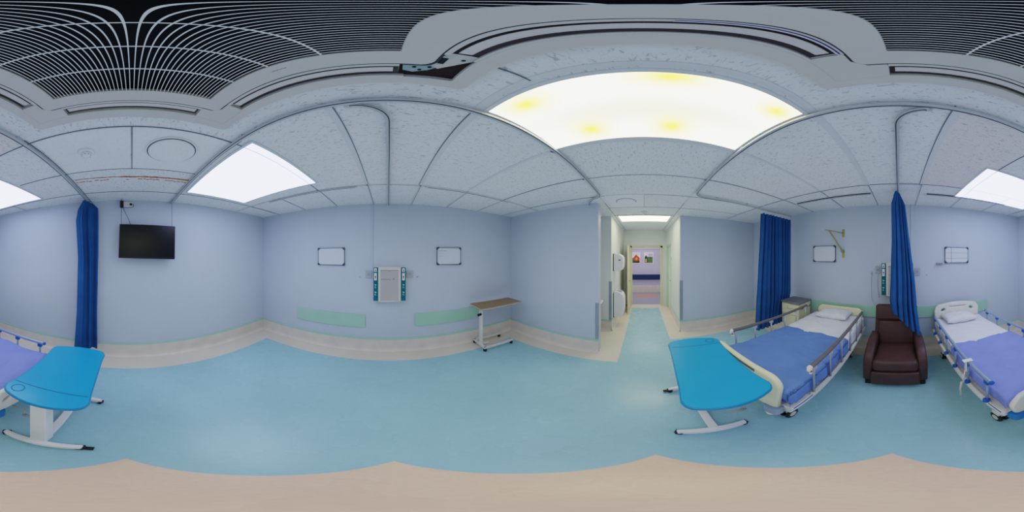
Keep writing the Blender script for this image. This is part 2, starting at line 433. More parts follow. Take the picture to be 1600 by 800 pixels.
# steel corner guards
def guard(x, y, sx, sy, z0, z1, lb, w=.055):
    m_ = MB(); m_.box(x, x+sx*w, y, y-sy*.004, z0, z1); m_.box(x, x-sx*.004, y-sy*.004, y+sy*w, z0, z1)
    tag(m_.build('corner_guard', M['steel'], bevel=.001), lb, 'corner guard', 'steel corner guards')
guard(XD, .71, 1, 1, .285, .96, 'grey steel corner guard on the lavender wall end nearest the entrance passage', .05)
guard(3.40, .69, 1, 1, .285, 1.17, 'grey steel corner guard beside the towel dispenser in the passage')
guard(XR, -.76, 1, -1, .285, 1.20, 'grey steel corner guard at the right side of the passage mouth')
mb = MB(); mb.box(XD-.004, XD, .71, .755, .285, .96)

# ================================================================== CEILING THINGS
# -- air conditioner cassette
AC = (-.25, 0, 2.56)
ac = thing('air_conditioner', 'large square grey ceiling cassette air conditioner with dark louvre grille and one open corner', 'air conditioner', AC)
def sqr(h, r, n=6): return rrect(-h, h, -h, h, r, n)
HX = .484
def rc(hx, hy, r): return rrect(-hx, hx, -hy, hy, r)
Z0 = 0.0
# outer frame ring: from slots' outer edge to the panel edge
mb = MB(); ring_prism(mb, rc(HX, .468, .03), rc(.425, .425, .006), 0, .03)
mb.build('outer_frame', M['cassette'], ac, bevel=.004)
mb = MB(); ring_prism(mb, rc(.345, .345, .03), rc(.272, .272, .004), 0, .028)
mb.build('grille_frame', M['cassette'], ac, bevel=.003)
# ring between slot and grille frame, with dark seam gap
mb = MB()
for k in range(4):
    R = Matrix.Rotation(k*PI/2, 4, 'Z')
    mb.box(-.275, .275, .348, .360, .0, .028, X=R)      # inner lip
    mb.box(-.29, .29, .418, .426, .0, .028, X=R)        # outer lip
mb.build('slot_lip', M['cassette'], ac)
mb = MB(); ring_prism(mb, rc(.352, .352, .032), rc(.344, .344, .03), .004, .02)
mb.build('seam', M['seam'], ac)
for k in range(4):
    R = Matrix.Rotation(k*PI/2, 4, 'Z')
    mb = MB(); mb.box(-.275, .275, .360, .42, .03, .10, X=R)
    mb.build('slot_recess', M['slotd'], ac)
    mb = MB(); X = R @ T(0, .385, .014) @ Matrix.Rotation(math.radians(10), 4, 'X')
    mb.box(-.262, .262, -.0145, .0145, -.003, .003, X=X)
    mb.build('air_vane', M['vane'], ac, bevel=.002)
# corner covers (three closed, one missing)
for sx, sy in ((-1, -1), (-1, 1), (1, -1)):
    mb = MB(); x0, x1 = (.276, .426)
    poly = [(x0*sx, .350*sy), (x0*sx, .426*sy), (.426*sx, .426*sy), (.426*sx, x0*sy), (.350*sx, x0*sy), (.350*sx, .32*sy), (.32*sx, .350*sy)]
    if sx*sy > 0: poly.reverse()
    mb.prism(poly, .001, .024); mb.build('corner_cover', M['cassette'], ac, bevel=.0015)
oc = MB(); oc.box(.276, .426, .276, .426, .034, .038); 
oc.build('corner_void', M['brownv'], ac)
oc = MB(); oc.prism([(.282, .352), (.285, .392), (.31, .402), (.345, .385), (.365, .36), (.345, .345)], .024, .028)
oc.build('corner_bracket', M['tealm'], ac)
oc = MB(); oc.prism([(.345, .352), (.365, .368), (.395, .335), (.420, .30), (.424, .27), (.352, .27), (.352, .33)], .018, .022)
oc.build('bracket_plate', M['cassette'], ac)
oc = MB()
for x, y in ((.31, .37), (.325, .385), (.345, .365)): oc.cyl((x, y, .024), (x, y, .020), .005)
oc.cyl((.40, .30, .018), (.40, .30, .015), .005); oc.box(.354, .368, .30, .335, .016, .0182)
oc.build('screw', M['black'], ac)
# black interior and louvres
mb = MB(); mb.box(-.345, .345, -.345, .345, .12, .13)
for s in (-1, 1): mb.box(-.345, .345, s*.343, s*.349, .03, .12); mb.box(s*.343, s*.349, -.345, .345, .03, .12)
mb.build('interior', M['dark'], ac)
mb = MB(); sp = .0122
for i in range(-22, 23):
    y = (i+.5)*sp
    if abs(y) < .27: mb.box(-.273, .273, y-.0011, y+.0011, .004, .010)
for x in (.132, .003, -.129): mb.box(x-.0022, x+.0022, -.273, .273, .0035, .012)
mb.build('grille', M['slat'], ac)
mb = MB(); mb.box(.353, .361, -.27, -.02, -.0015, .0); mb.box(.351, .356, -.27, -.02, -.0015, 0)
mb.build('reflection_strip', M['reflection'], ac)  # lavender reflection on the frame, painted as a thin coloured strip
# small maker's scrawl on the frame
mb = MB(); mb.tube([(-.01+.004*i, .30+.002*math.sin(i*2.1), -.0008) for i in range(12)], .0008, 5)
mb.build('maker_mark', M['ink'], ac)

# -- luminaires
def lum(name, x0, x1, y0, y1, m, lb, grp=None):
    t = thing('ceiling_light', lb, 'ceiling light', ((x0+x1)/2, (y0+y1)/2, CZ), group=grp)
    hx, hy = (x1-x0)/2, (y1-y0)/2
    f = MB(); ring_prism(f, rrect(-hx-.022, hx+.022, -hy-.022, hy+.022, .002, 1), rrect(-hx, hx, -hy, hy, .001, 1), -.008, 0)
    f.build('frame', M['bar'], t)
    g = MB(); g.box(-hx, hx, -hy, hy, -.005, -.001); g.build('diffuser', m, t)
    return t
ES = 5.0
cool, _, _ = emit('cool_diffuser', (.56, .63, 1.0), ES*.85)
corr, _, _ = emit('passage_diffuser', (1.0, .95, .60), ES*1.3)
hallm, _, _ = emit('hall_fill_emitter', (1.0, .88, .95), ES*1.1)  # glow of the added hallway fill panel
# warm panel with yellow lamp stains (real stains seen through the diffuser)
big, be, bn = emit('stained_diffuser', (1, 1, 1), ES*.8)
tc = bn.nodes.new('ShaderNodeTexCoord')
def blob(cx, cy, rx, ry):
    mp = bn.nodes.new('ShaderNodeMapping'); mp.vector_type = 'POINT'
    mp.inputs['Location'].default_value = (-cx/rx, -cy/ry, 0); mp.inputs['Scale'].default_value = (1/rx, 1/ry, 0)
    bn.links.new(tc.outputs['Object'], mp.inputs['Vector'])
    l = bn.nodes.new('ShaderNodeVectorMath'); l.operation = 'LENGTH'; bn.links.new(mp.outputs[0], l.inputs[0])
    r = bn.nodes.new('ShaderNodeMapRange'); r.interpolation_type = 'SMOOTHSTEP'
    r.inputs['From Min'].default_value = 0; r.inputs['From Max'].default_value = 1; r.inputs['To Min'].default_value = 1; r.inputs['To Max'].default_value = 0
    bn.links.new(l.outputs['Value'], r.inputs['Value']); return r.outputs['Result']
def mix(fac, a, bcol):
    m_ = bn.nodes.new('ShaderNodeMix'); m_.data_type = 'RGBA'
    bn.links.new(fac, m_.inputs['Factor']) 
    if isinstance(a, tuple): m_.inputs[6].default_value = a
    else: bn.links.new(a, m_.inputs[6])
    m_.inputs[7].default_value = bcol; return m_.outputs[2]
c = (.92, .92, .78, 1)
c = mix(blob(0, 0, .18, .9), c, (.66, .66, .42, 1))
for cx, cy, rx, ry in ((-.20, .44, .14, .20), (-.25, -.06, .12, .22), (-.20, -.50, .12, .17), (.15, .29, .18, .19), (.15, -.13, .19, .20)):
    c = mix(blob(cx, cy, rx, ry), c, (1.0, .78, .05, 1))
bn.links.new(c, be.inputs['Color'])
lum('light_panel', -1.97, -.77, .70, 1.62, cool, 'cool white ceiling light nearer the wall with two whiteboards and an uncovered service panel', 'cool white ceiling light panels')
lum('light_panel', -2.0, -.745, -2.14, -1.25, cool, 'cool white ceiling light above the bed with the periwinkle cover', 'cool white ceiling light panels')
lum('light_panel', .408, .962, -.60, .575, big, 'long ceiling light with yellow-stained diffuser beside the air conditioner')
lum('light_panel', 3.42, 3.98, -.56, .54, corr, 'warm white ceiling light panel in the entrance passage')
lum('light_panel', 6.3, 6.9, -.6, .6, hallm, 'added unseen fill light panel above the hallway beyond the open door')  # out of view, added to light the hallway behind the door

# -- curtain tracks
def arc(cx, cy, r, a0, a1, n=10): return [(cx+r*math.cos(math.radians(a0+(a1-a0)*i/n)), cy+r*math.sin(math.radians(a0+(a1-a0)*i/n))) for i in range(n+1)]
def track(path, lb, glides=()):
    t = thing('curtain_track', lb, 'curtain track', (path[0][0], path[0][1], CZ), group='aluminium curtain tracks')
    ox, oy = path[0]; P = [(x-ox, y-oy) for x, y in path]
    MB().sweep(P, .026, -.036, -.018).build('rail', M['aluM'], t, bevel=.003)
    m_ = MB(); m_.sweep([(x_+.006, y_-.006) for x_, y_ in P], .005, -.038, -.034); m_.build('groove', M['seam'], t)
    m_ = MB()
    step = max(1, len(P)//6)
    for i in range(0, len(P)-1):
        a = Vector(P[i]); b = Vector(P[i+1])
        L = (b-a).length; k = max(1, int(L/.7))
        if L > .3:
            for j in range(k):
                q = a+(b-a)*((j+.5)/k); m_.box(q.x-.015, q.x+.015, q.y-.015, q.y+.015, -.020, 0)
    q = P[0]; m_.box(q[0]-.02, q[0]+.02, q[1]-.02, q[1]+.02, -.02, 0)
    m_.build('mounting_bracket', M['aluM'], t)
    return t
track([(tvx(.58)+.01, .585), (-1.2, .60), (-.3, .595), (.4, .595), (1.2, .575), (1.95, .575)]+arc(2.02, .74, .165, -90, -15)[1:]+[(2.30, .80), (2.44, .86)],
      'long aluminium curtain track crossing the ceiling on the service panel side of the air conditioner')
track([(tvx(-.66)+.01, -.655), (-1.2, -.64), (-.3, -.63), (.5, -.62), (1.3, -.63), (1.93, -.655)]+arc(1.93, -.805, .15, 90, 0)[1:]+[(2.10, -1.2), (2.13, -1.9), (2.10, YB+.02)],
      'long aluminium curtain track on the bed side, curving round the royal blue bed')
track([(-.155, .62)]+arc(-.155, .775, .155, -90, 0)[1:]+[(.003, 1.2), (.005, YA-.01)], 'short aluminium curtain track running to the service panel wall')
track([(-.115, -.66)]+arc(-.135, -.80, .15, 90, 0)[1:]+[(.02, -1.2), (.03, YB+.01)], 'short aluminium curtain track running to the wall behind the brown recliner')

# -- short hanging rails over the bays
for x0, x1, y, lb in ((-1.66, -.37, 1.875, 'short dark-edged ceiling rail over the empty bay left of the service panel'),
                      (.45, 1.68, 1.86, 'short dark-edged ceiling rail over the brown overbed table bay'),
                      (.37, 1.54, -2.11, 'short dark-edged ceiling rail above the royal blue bed'),
                      (-1.60, -.34, -2.14, 'short dark-edged ceiling rail above the periwinkle bed pillow')):
    m_ = MB(); m_.box(x0, x1, y-.014, y+.014, CZ-.016, CZ); m_.cur = 1; m_.box(x0, x1, y-.006, y+.006, CZ-.0165, CZ-.0155); m_.box(x0, x1, y+.014, y+.017, CZ-.014, CZ)
    m_.cur = 0; m_.box(x0-.01, x0+.01, y-.02, y+.02, CZ-.022, CZ); m_.box(x1-.01, x1+.01, y-.02, y+.02, CZ-.022, CZ)
    tag(m_.build('ceiling_rail', [M['bar'], M['seam']]), lb, 'ceiling rail', 'short drip hanger rails')

# -- round air valves and detectors
def valve(x, y, r, lb, plate):
    t = thing('air_valve', lb, 'air vent', (x, y, CZ))
    if plate: MB().box(-.28, .28, -.27, .27, -.006, -.002).build('back_plate', M['ceilg'], t, bevel=.003)
    m_ = MB(); m_.lathe([(r*1.08, -.003), (r*1.06, -.010), (r*1.0, -.012), (r*.995, -.006)], (0, 0, 0), 48); m_.build('collar', M['ceilg'], t)
    m_ = MB(); m_.lathe([(r*1.0, -.006), (r*1.0, -.0135), (r*.96, -.0135), (r*.96, -.006)], (0, 0, 0), 48); m_.build('gap_ring', M['seam'], t)
    m_ = MB(); m_.lathe([(r*.96, -.008), (r*.96, -.018), (r*.90, -.024), (r*.3, -.029), (.001, -.030)], (0, 0, 0), 48); m_.build('valve_disc', M['ceilg'], t)
    return t
valve(-1.115, .275, .172, 'round white air valve disc in the ceiling above the television', False)
valve(2.455, .27, .15, 'round white air valve on a square plate in the ceiling before the passage', True)
def smoke(x, y, lb):
    t = thing('smoke_detector', lb, 'smoke detector', (x, y, CZ), group='white smoke detectors')
    MB().lathe([(.06, 0), (.062, -.012), (.052, -.022), (.001, -.023)], (0,0,0)).build('base', M['ceilg'], t)
    MB().lathe([(.040, -.022), (.036, -.040), (.022, -.052), (.001, -.054)], (0,0,0)).build('sensor_head', M['ceilg'], t)
    m_ = MB()
    for k in range(8):
        a = k*PI/4; m_.box(.024, .036, -.004, .004, -.046, -.034, X=Matrix.Rotation(a, 4, 'Z'))
    m_.build('sensor_slot', M['grayp'], t)
smoke(-1.125, -.325, 'white round smoke detector above the television wall beside the air valve disc')
smoke(3.13, .0, 'small white smoke detector just before the passage ceiling light')

# ================================================================== CURTAINS
def curtain(name, lb, rows, n, pleats, amp, parent=None, phase=0., group='blue ward curtains'):
    """rows: list of (z0,z1,(x,y)left,(x,y)right) interpolated by t"""
    t = thing(name, lb, 'curtain', (rows[0][1][0], rows[0][1][1], 0), group=group)
    ox, oy = rows[0][1]
    vs = []; R = 48
    def samp(tt):
        k = tt*(len(rows)-1); i = min(int(k), len(rows)-2); f = k-i; f = f*f*(3-2*f)
        a, b = rows[i], rows[i+1]
        L = lambda p, q: tuple(p[j]+(q[j]-p[j])*f for j in range(len(p)))
        return L(a[0], b[0]), L(a[1], b[1]), L(a[2], b[2]), a[3]+(b[3]-a[3])*f
    for r in range(R+1):
        tt = r/R; zz, P0, P1, am = samp(tt)
        a = Vector(P0); b = Vector(P1); d = b-a; nn = Vector((-d.y, d.x)).normalized()
        for i in range(n+1):
            s = i/n; s2 = s+.012*math.sin(tt*5+s*9+phase)
            ph = 2*PI*pleats*s+phase+.9*math.sin(tt*2.2+s*4+phase)
            off = am*(math.sin(ph)+.35*math.sin(2.3*ph+1.7))
            along = .35*am*math.cos(ph)
            p = a+d*s2+nn*off+d.normalized()*along
            z = zz[0]+(zz[1]-zz[0])*s
            vs.append((p.x-ox, p.y-oy, z))
    fs = [(r*(n+1)+i, r*(n+1)+i+1, (r+1)*(n+1)+i+1, (r+1)*(n+1)+i) for r in range(R) for i in range(n)]
    m_ = MB(); m_.add(vs, fs, True); c = m_.build('cloth', M['curtain'], t)
    c.modifiers.new('sol', 'SOLIDIFY').thickness = .003
    return t, (ox, oy)
# right corner curtain
t, o = curtain('privacy_curtain', 'wide pleated blue curtain hanging behind the bedside locker', [
    ((2.49, 2.47), (2.135, -1.86), (2.10, -2.61), .025), ((1.8, 1.8), (2.14, -1.83), (2.10, -2.61), .032), ((1.0, 1.0), (2.15, -1.80), (2.10, -2.60), .035), ((.34, .36), (2.17, -1.79), (2.14, -2.50), .038)], 150, 9, .03)
m_ = MB()
for i in range(11):
    y = -1.86-(.75)*i/10; x = 2.135-.035*i/10
    m_.cyl((x-o[0], y-o[1], 2.485), (x-o[0], y-o[1], 2.552), .003, n=6)
m_.build('hook', M['header'], t)
m_ = MB(); m_.prism([(0, 0), (-.035, -.75), (-.038, -.75), (-.003, 0)], 2.475, 2.535); m_.build('header_tape', M['header'], t)
# curtain beside the recliner, dragged over the chair
t, o = curtain('privacy_curtain', 'bunched blue curtain hanging beside and draping over the brown recliner', [
    ((2.545, 2.545), (.045, -1.95), (.005, -2.10), .012), ((2.40, 2.40), (.09, -2.0), (-.055, -2.12), .026), ((1.9, 1.9), (.085, -2.0), (-.115, -2.12), .030), ((1.45, 1.42), (.10, -2.0), (-.185, -2.12), .03),
    ((1.15, 1.05), (.115, -2.01), (-.215, -2.12), .03), ((1.01, .56), (.115, -2.05), (-.275, -2.10), .022)], 100, 5, .03, phase=1.)
# curtain by the television
t, o = curtain('privacy_curtain', 'narrow bunched blue curtain hanging beside the wall television', [
    ((2.545, 2.53), (-2.38, -.60), (-2.16, -.66), .014), ((2.45, 2.40), (-2.38, -.52), (-2.17, -.74), .024), ((2.25, 2.25), (-2.37, -.515), (-2.19, -.77), .030), ((1.7, 1.7), (-2.36, -.51), (-2.21, -.745), .03),
    ((.9, .9), (-2.36, -.52), (-2.20, -.76), .03), ((.20, .20), (-2.36, -.51), (-2.18, -.80), .032)], 90, 2.3, .04, phase=2.2)

# ================================================================== WALL THINGS
# -- television hung from wires
def on_tv(y): return tvx(y)
tv = thing('television', 'black flat television hanging on wires high on the wall beside the blue curtain', 'television', (-2.33, .222, 1.93), math.radians(-.5))
X = Matrix.Rotation(math.radians(-3), 4, 'Y') @ Matrix.Rotation(math.radians(-1.6), 4, 'X')
MB().box(-.035, .0, -.408, .408, -.248, .248, X=X).build('casing', M['tvb'], tv, bevel=.006)
MB().box(-.0005, .0015, -.396, .396, -.225, .238, X=X).build('screen', M['tv'], tv)
MB().box(-.06, -.035, -.2, .2, -.12, .12, X=X).box(-.135, -.06, -.04, .04, -.04, .04, X=X).build('wall_bracket', M['black'], tv)
m_ = MB(); m_.cyl((-.02, -.375, .25), (-.02, -.375, .655), .0025, n=6); m_.cyl((-.02, .365, .235), (-.02, .36, .655), .0025, n=6)
m_.build('suspension_wire', M['black'], tv)
so = thing('wall_socket', 'white double wall socket high above the television with a black adaptor plugged in', 'socket', (tvx(-.08), -.08, 2.515))
MB().box(0, .012, -.075, .085, -.045, .04).build('face_plate', M['white'], so, bevel=.004)
m_ = MB()
for y in (-.01, .015): m_.cyl((.012, y, 0), (.0135, y, 0), .005)
m_.build('pin_hole', M['black'], so)
ad = MB(); ad.box(.012, .06, -.095, -.045, -.055, .05); tag(ad.build('power_adaptor', M['black'], bevel=.006), 'black power adaptor plugged into the socket above the television', 'adaptor').location = so.location
cb = MB(); cb.box(.012, .035, .045, .08, -.015, .015); cb.tube([(.03, .07, .0), (.045, .10, -.01), (.04, .11, -.03), (.03, .08, -.05), (.03, .0, -.055), (.035, -.06, -.05)], .0035, 6)
cb.tube([(.04, -.06, -.05), (.06, -.02, -.14), (.09, .03, -.25), (.11, .06, -.34)], .0035, 6)
tag(cb.build('power_cable', M['black']), 'thin black power cable looping from the socket down to the television', 'cable').location = so.location

# -- whiteboards
def whiteboard(x0, x1, z0, z1, side, lb, tilt=0., kind=0, rot=0.):
    y = YA if side > 0 else YB
    t = thing('whiteboard', lb, 'whiteboard', ((x0+x1)/2, y-.012*side, (z0+z1)/2), PI if side < 0 else 0, 'small framed whiteboards')
    t.rotation_euler[1] = rot
    hx, hz = (x1-x0)/2, (z1-z0)/2
    # local: front faces -Y
    MB().box(-hx, hx, -.006, .008, -hz, hz).build('board', M['wb'], t)
    f = MB()
    for a in ((-hx, hx, hz-.012, hz), (-hx, hx, -hz, -hz+.012), (-hx, -hx+.010, -hz, hz), (hx-.010, hx, -hz, hz)): f.box(a[0], a[1], -.012, .010, a[2], a[3])
    f.build('frame', M['wbf'], t, bevel=.003)
    for sx in (-1, 1):
        for sz in (-1, 1):
            k = MB(); q = .042
            poly = [(sx*(hx+.004), sz*(hz+.004)-sz*.01), (sx*(hx+.004)-sx*.01, sz*(hz+.004)), (sx*(hx-q), sz*(hz+.004)), (sx*(hx-q+.006), sz*(hz-.014)), (sx*(hx-.014), sz*(hz-q+.006)), (sx*(hx+.004), sz*(hz-q))]
            Xc = Matrix.Rotation(PI/2, 4, 'X')
            k.prism(poly, -.008, .015, X=Xc); k.build('corner_cap', M['wbc'], t)
    if kind == 1:
        r = random.Random(5)
        for n_, zz, hh in ((9, hz-.06, .012), (7, hz-.105, .007), (6, hz-.15, .006)):
            k = MB(); x = -hx+.03
            for i in range(n_):
                w = r.uniform(.008, .014)
                k.tube([(x, -.0068, zz), (x+w*.3, -.0068, zz+hh), (x+w*.6, -.0068, zz-hh*.4), (x+w, -.0068, zz+hh*.4)], .0011, 4); x += w+.004
            k.build('handwriting', M['ink'], t)
    if kind == 2:
        k = MB(); xm = -hx+.27*2*hx
        k.box(xm-.003, xm+.003, -.0072, -.006, -hz, hz)
        for f_ in (.36, .70): k.box(-hx+.01, hx, -.0072, -.006, hz-2*hz*f_-.0022, hz-2*hz*f_+.0022)
        k.build('ruled_line', M['ink'], t)
    return t
whiteboard(-1.19, -.711, 1.565, 1.858, 1, 'blank small whiteboard on the wall left of the service panel')
whiteboard(.807, 1.247, 1.57, 1.866, 1, 'small whiteboard with faint handwriting, right of the service panel', kind=1)
whiteboard(1.113, 1.56, 1.613, 1.905, -1, 'blank small whiteboard on the wall above the royal blue bed, beside the olive bracket', rot=0)
whiteboard(-1.182, -.753, 1.60, 1.873, -1, 'small whiteboard ruled with lines above the periwinkle covered bed', kind=2)
sh = MB(); sh.box(-.72, -.60, YB, YB+.07, 1.600, 1.606); sh.box(-.72, -.60, YB, YB+.004, 1.56, 1.606)
tag(sh.build('wall_shelf', M['grayp'], bevel=.001), 'tiny grey wall shelf at the lower left corner of the ruled whiteboard', 'shelf')

# -- bedhead service panels
def service_panel(x, z0, z1, side, lb):
    y = YA if side > 0 else YB
    t = thing('service_panel', lb, 'medical panel', (x, y, z0), PI if side < 0 else 0, 'bedhead service panels')
    W = .253; H = z1-z0; D = .085
    MB().box(-W, W, -D, 0, 0, H).build('housing', M['panelc'], t, bevel=.004)
    for s in (-1, 1):
        a, b = (s*W, s*(W-.075))
        e = MB().box(min(a, b)+.002, max(a, b), -D-.004, -D, .008, H-.004).build('teal_strip', M['teal'], t)
        k = MB()
        for z_, h_ in ((H-.075, .055), (H-.21, .115)): k.box(s*(W-.055)-.003*0, s*(W-.015), -D-.007, -D-.004, z_, z_+h_)
        k.build('switch_plate', M['white'], e)
        k = MB(); xc = s*(W-.035)
        k.box(xc-.008, xc+.008, -D-.009, -D-.007, H-.168, H-.140); k.box(xc-.004, xc+.004, -D-.009, -D-.007, H-.19, H-.178)
        k.box(xc-.006, xc+.006, -D-.009, -D-.007, H-.066, H-.040); k.box(xc+.001, xc+.012, -D-.009, -D-.007, H-.05, H-.045)
        k.build('switch', M['black'], e)
        k = MB()
        for zc in (H-.31, H-.43):
            for dx_, dz_, r_ in ((-.006, .03, .009), (.006, .022, .007), (-.004, .0, .006), (-.008, -.016, .006), (.008, -.02, .006), (.01, .03, .005)):
                k.cyl((xc+dx_, -D-.004, zc+dz_), (xc+dx_, -D-.0065, zc+dz_), r_*.8, n=10)
        k.build('socket_mark', M['white'] if not (s > 0 and side > 0 and False) else M['black'], e)
    MB().box(-.172, .172, -D-.022, -D, .0, H-.015).build('front_frame', M['panelc'], t, bevel=.008)
    MB().box(-.142, .140, -D-.026, -D-.021, .01, H-.045).build('cover_plate', M['panelb'], t, bevel=.002)
    k = MB(); k.box(-.142, .140, -D-.0262, -D-.0255, H-.05, H-.045); k.build('cover_seam', M['seam'], t)
    k = MB()
    for i in range(7): k.cyl((-.125+i*.022, -D-.026, H-.195+(i % 2)*.008), (-.125+i*.022, -D-.031, H-.195+(i % 2)*.008), .006, n=10)
    for xx in (-.132, -.005, ): k.cyl((xx, -D-.026, H-.065), (xx, -D-.03, H-.065), .006, n=10)
    k.build('gas_outlet', M['outlet'], t)
    k = MB(); k.cyl((.062, -D-.026, H-.185), (.062, -D-.034, H-.185), .012, n=14); k.build('vacuum_outlet', M['olive'], t)
    k = MB(); k.cyl((-.16, -D-.01, .01), (.16, -D-.01, .01), .018, n=12); k.build('lower_lip', M['panelc'], t)
    return t
service_panel(.0235, .995, 1.548, 1, 'bedhead service panel with teal edges on the wall between two whiteboards')
service_panel(.045, 1.075, 1.608, -1, 'bedhead service panel with teal edge, half hidden behind the blue curtain at the recliner')
for x0, x1, z0, z1, side, lb in ((-.36, -.26, 1.365, 1.48, 1, 'grey socket box on the left side of the uncovered service panel'),
        (.30, .405, 1.37, 1.48, 1, 'grey socket box on the right side of the uncovered service panel'),
        (.325, .405, 1.43, 1.55, -1, 'grey socket box left of the half hidden service panel, above the recliner'),
        (-.33, -.24, 1.40, 1.52, -1, 'grey socket box peeking out right of the curtain at the recliner')):
    y = YA if side > 0 else YB
    t = thing('wall_socket', lb, 'socket', ((x0+x1)/2, y, (z0+z1)/2), PI if side < 0 else 0, 'socket boxes beside service panels')
    hx, hz = (x1-x0)/2, (z1-z0)/2
    MB().box(-hx, hx, -.018, 0, -hz, hz).build('face_plate', M['boxg'], t, bevel=.004)
    k = MB(); k.cyl((0, -.018, 0), (0, -.026, 0), .024, n=20); k.build('outlet', M['grayp'], t)
    k = MB()
    for dx_, dz_ in ((-.009, -.005), (.009, -.005), (0, .01)): k.cyl((dx_, -.026, dz_), (dx_, -.027, dz_), .004, n=8)
    k.build('pin_hole', M['black'], t)
for x, z, s, lb in ((-.455, 1.375, 1, 'tiny grey wall plug hole left of the uncovered service panel'), (.478, 1.38, 1, 'tiny grey wall plug hole right of the uncovered service panel'), (-.44, 1.405, -1, 'tiny grey wall plug hole right of the recliner curtain')):
    y = YA if s > 0 else YB
    k = MB(); k.cyl((x, y, z), (x, y-s*.008, z), .013, n=12); tag(k.build('wall_plug', M['grayp']), lb, 'wall plug')
# trunking strips
k = MB(); k.box(-.262, -.240, YA-.012, YA, 1.548, CZ); tag(k.build('cable_trunking', M['wall'], bevel=.002), 'thin vertical wall trunking rising from the uncovered service panel to the ceiling', 'trunking')
k = MB(); k.box(-.235, -.175, YB, YB+.014, .9, CZ); tag(k.build('cable_trunking', M['wall'], bevel=.002), 'thin vertical wall trunking right of the recliner curtain', 'trunking')
# nurse call cords
k = MB(); k.box(.462, .476, YB, YB+.02, 1.40, 1.455); k.tube([(.47, YB+.012, 1.42), (.475, YB+.012, 1.2), (.468, YB+.015, 1.02), (.44, YB+.03, .93), (.40, YB+.05, .90)], .0035, 6)
tag(k.build('call_cord', M['grayp']), 'thin grey call cord hanging on the wall left of the recliner', 'cord')
k = MB(); k.tube([(.355, YB+.03, 1.43), (.37, YB+.012, 1.3), (.36, YB+.012, 1.12), (.34, YB+.02, 1.02)], .0035, 6)
tag(k.build('call_cord', M['grayp']), 'thin grey cord hanging from the socket box left of the half hidden service panel', 'cord')
# olive wall bracket
br = thing('wall_bracket', 'olive metal swing bracket on the wall beside a whiteboard above the royal blue bed', 'bracket', (.968, YB, 1.95))
for z_ in (.17, -.19):
    MB().box(-.022, .022, 0, .01, z_-.07, z_+.07).build('wall_plate', M['olive'], br, bevel=.003)
k = MB(); k.cyl((0, .012, .17), (.26, .20, .22), .009); k.build('arm', M['olive'], br)
k = MB(); k.cyl((0, .012, -.17), (.20, .165, .205), .014); k.cyl((.0, .0, -.15), (.03, .035, -.15), .016); k.build('strut', M['olive'], br)

# -- passage fittings
def profile_box(name, prof, x0, x1, m, parent):
    """prof in (depth from wall, z) extruded along x; wall at y=.69, depth toward -y"""
    X = Matrix(((0, 0, 1, 0), (-1, 0, 0, 0), (0, 1, 0, 0), (0, 0, 0, 1)))
    k = MB(); k.prism(prof, x0, x1, X=X, smooth=False); return k.build(name, m, parent, bevel=.008)
t = thing('towel_dispenser', 'white paper towel dispenser with curved front on the passage wall', 'dispenser', (3.72, .69, 1.39))
MB().box(-.15, .15, -.018, 0, -.01, .38).build('back_plate', M['black'], t)
pr = [(.018, .0), (.16, .0), (.20, .02), (.225, .08), (.235, .2), (.225, .29), (.19, .345), (.14, .37), (.018, .37)]
profile_box('cover', pr, -.15, .15, M['white'], t)
MB().box(-.1515, -.149, -.175, -.125, .23, .25).build('window', M['black'], t)
t = thing('waste_bin', 'white wall-mounted waste bin with curved front below the towel dispenser', 'bin', (3.76, .69, .29))
MB().box(-.16, .16, -.014, 0, -.03, .58).build('back_plate', M['black'], t)
pr = [(.014, .0), (.21, .02), (.235, .1), (.245, .3), (.24, .46), (.21, .54), (.14, .60), (.014, .62)]
profile_box('body', pr, -.16, .16, M['white'], t)
k = MB(); k.lathe([(.07, .0), (.075, .012), (.062, .014), (.055, .004)], (0, -.125, .603)); k.build('opening_rim', M['grayp'], t)
t = thing('wash_basin', 'white wash basin edge peeking out of the recess behind the passage corner', 'basin', (3.10, 1.45, .62))
pr = [(0, 0), (.30, 0), (.50, .08), (.62, .13), (.62, .16), (0, .16)]
X = Matrix(((0, 0, 1, 0), (-1, 0, 0, 0), (0, 1, 0, 0), (0, 0, 0, 1)))
MB().prism(pr, -.2, .19, X=X).build('bowl', M['white'], t, bevel=.02)
MB().box(-.05, .05, -.25, 0, -.62, .0).build('pedestal', M['white'], t, bevel=.02)
k = MB(); k.tube([(0, -.1, .16), (0, -.1, .28), (0, -.16, .31), (0, -.22, .27)], .012); k.build('tap', M['steel'], t)
t = MB().box(4.36, 4.44, -.76, -.748, 1.60, 1.72); t.cur = 1; t.box(4.385, 4.415, -.748, -.744, 1.63, 1.67).box(4.385, 4.415, -.748, -.744, 1.68, 1.70)
tag(t.build('light_switch', [M['white'], M['black']]), 'white light switch on the passage wall before the side door', 'switch')

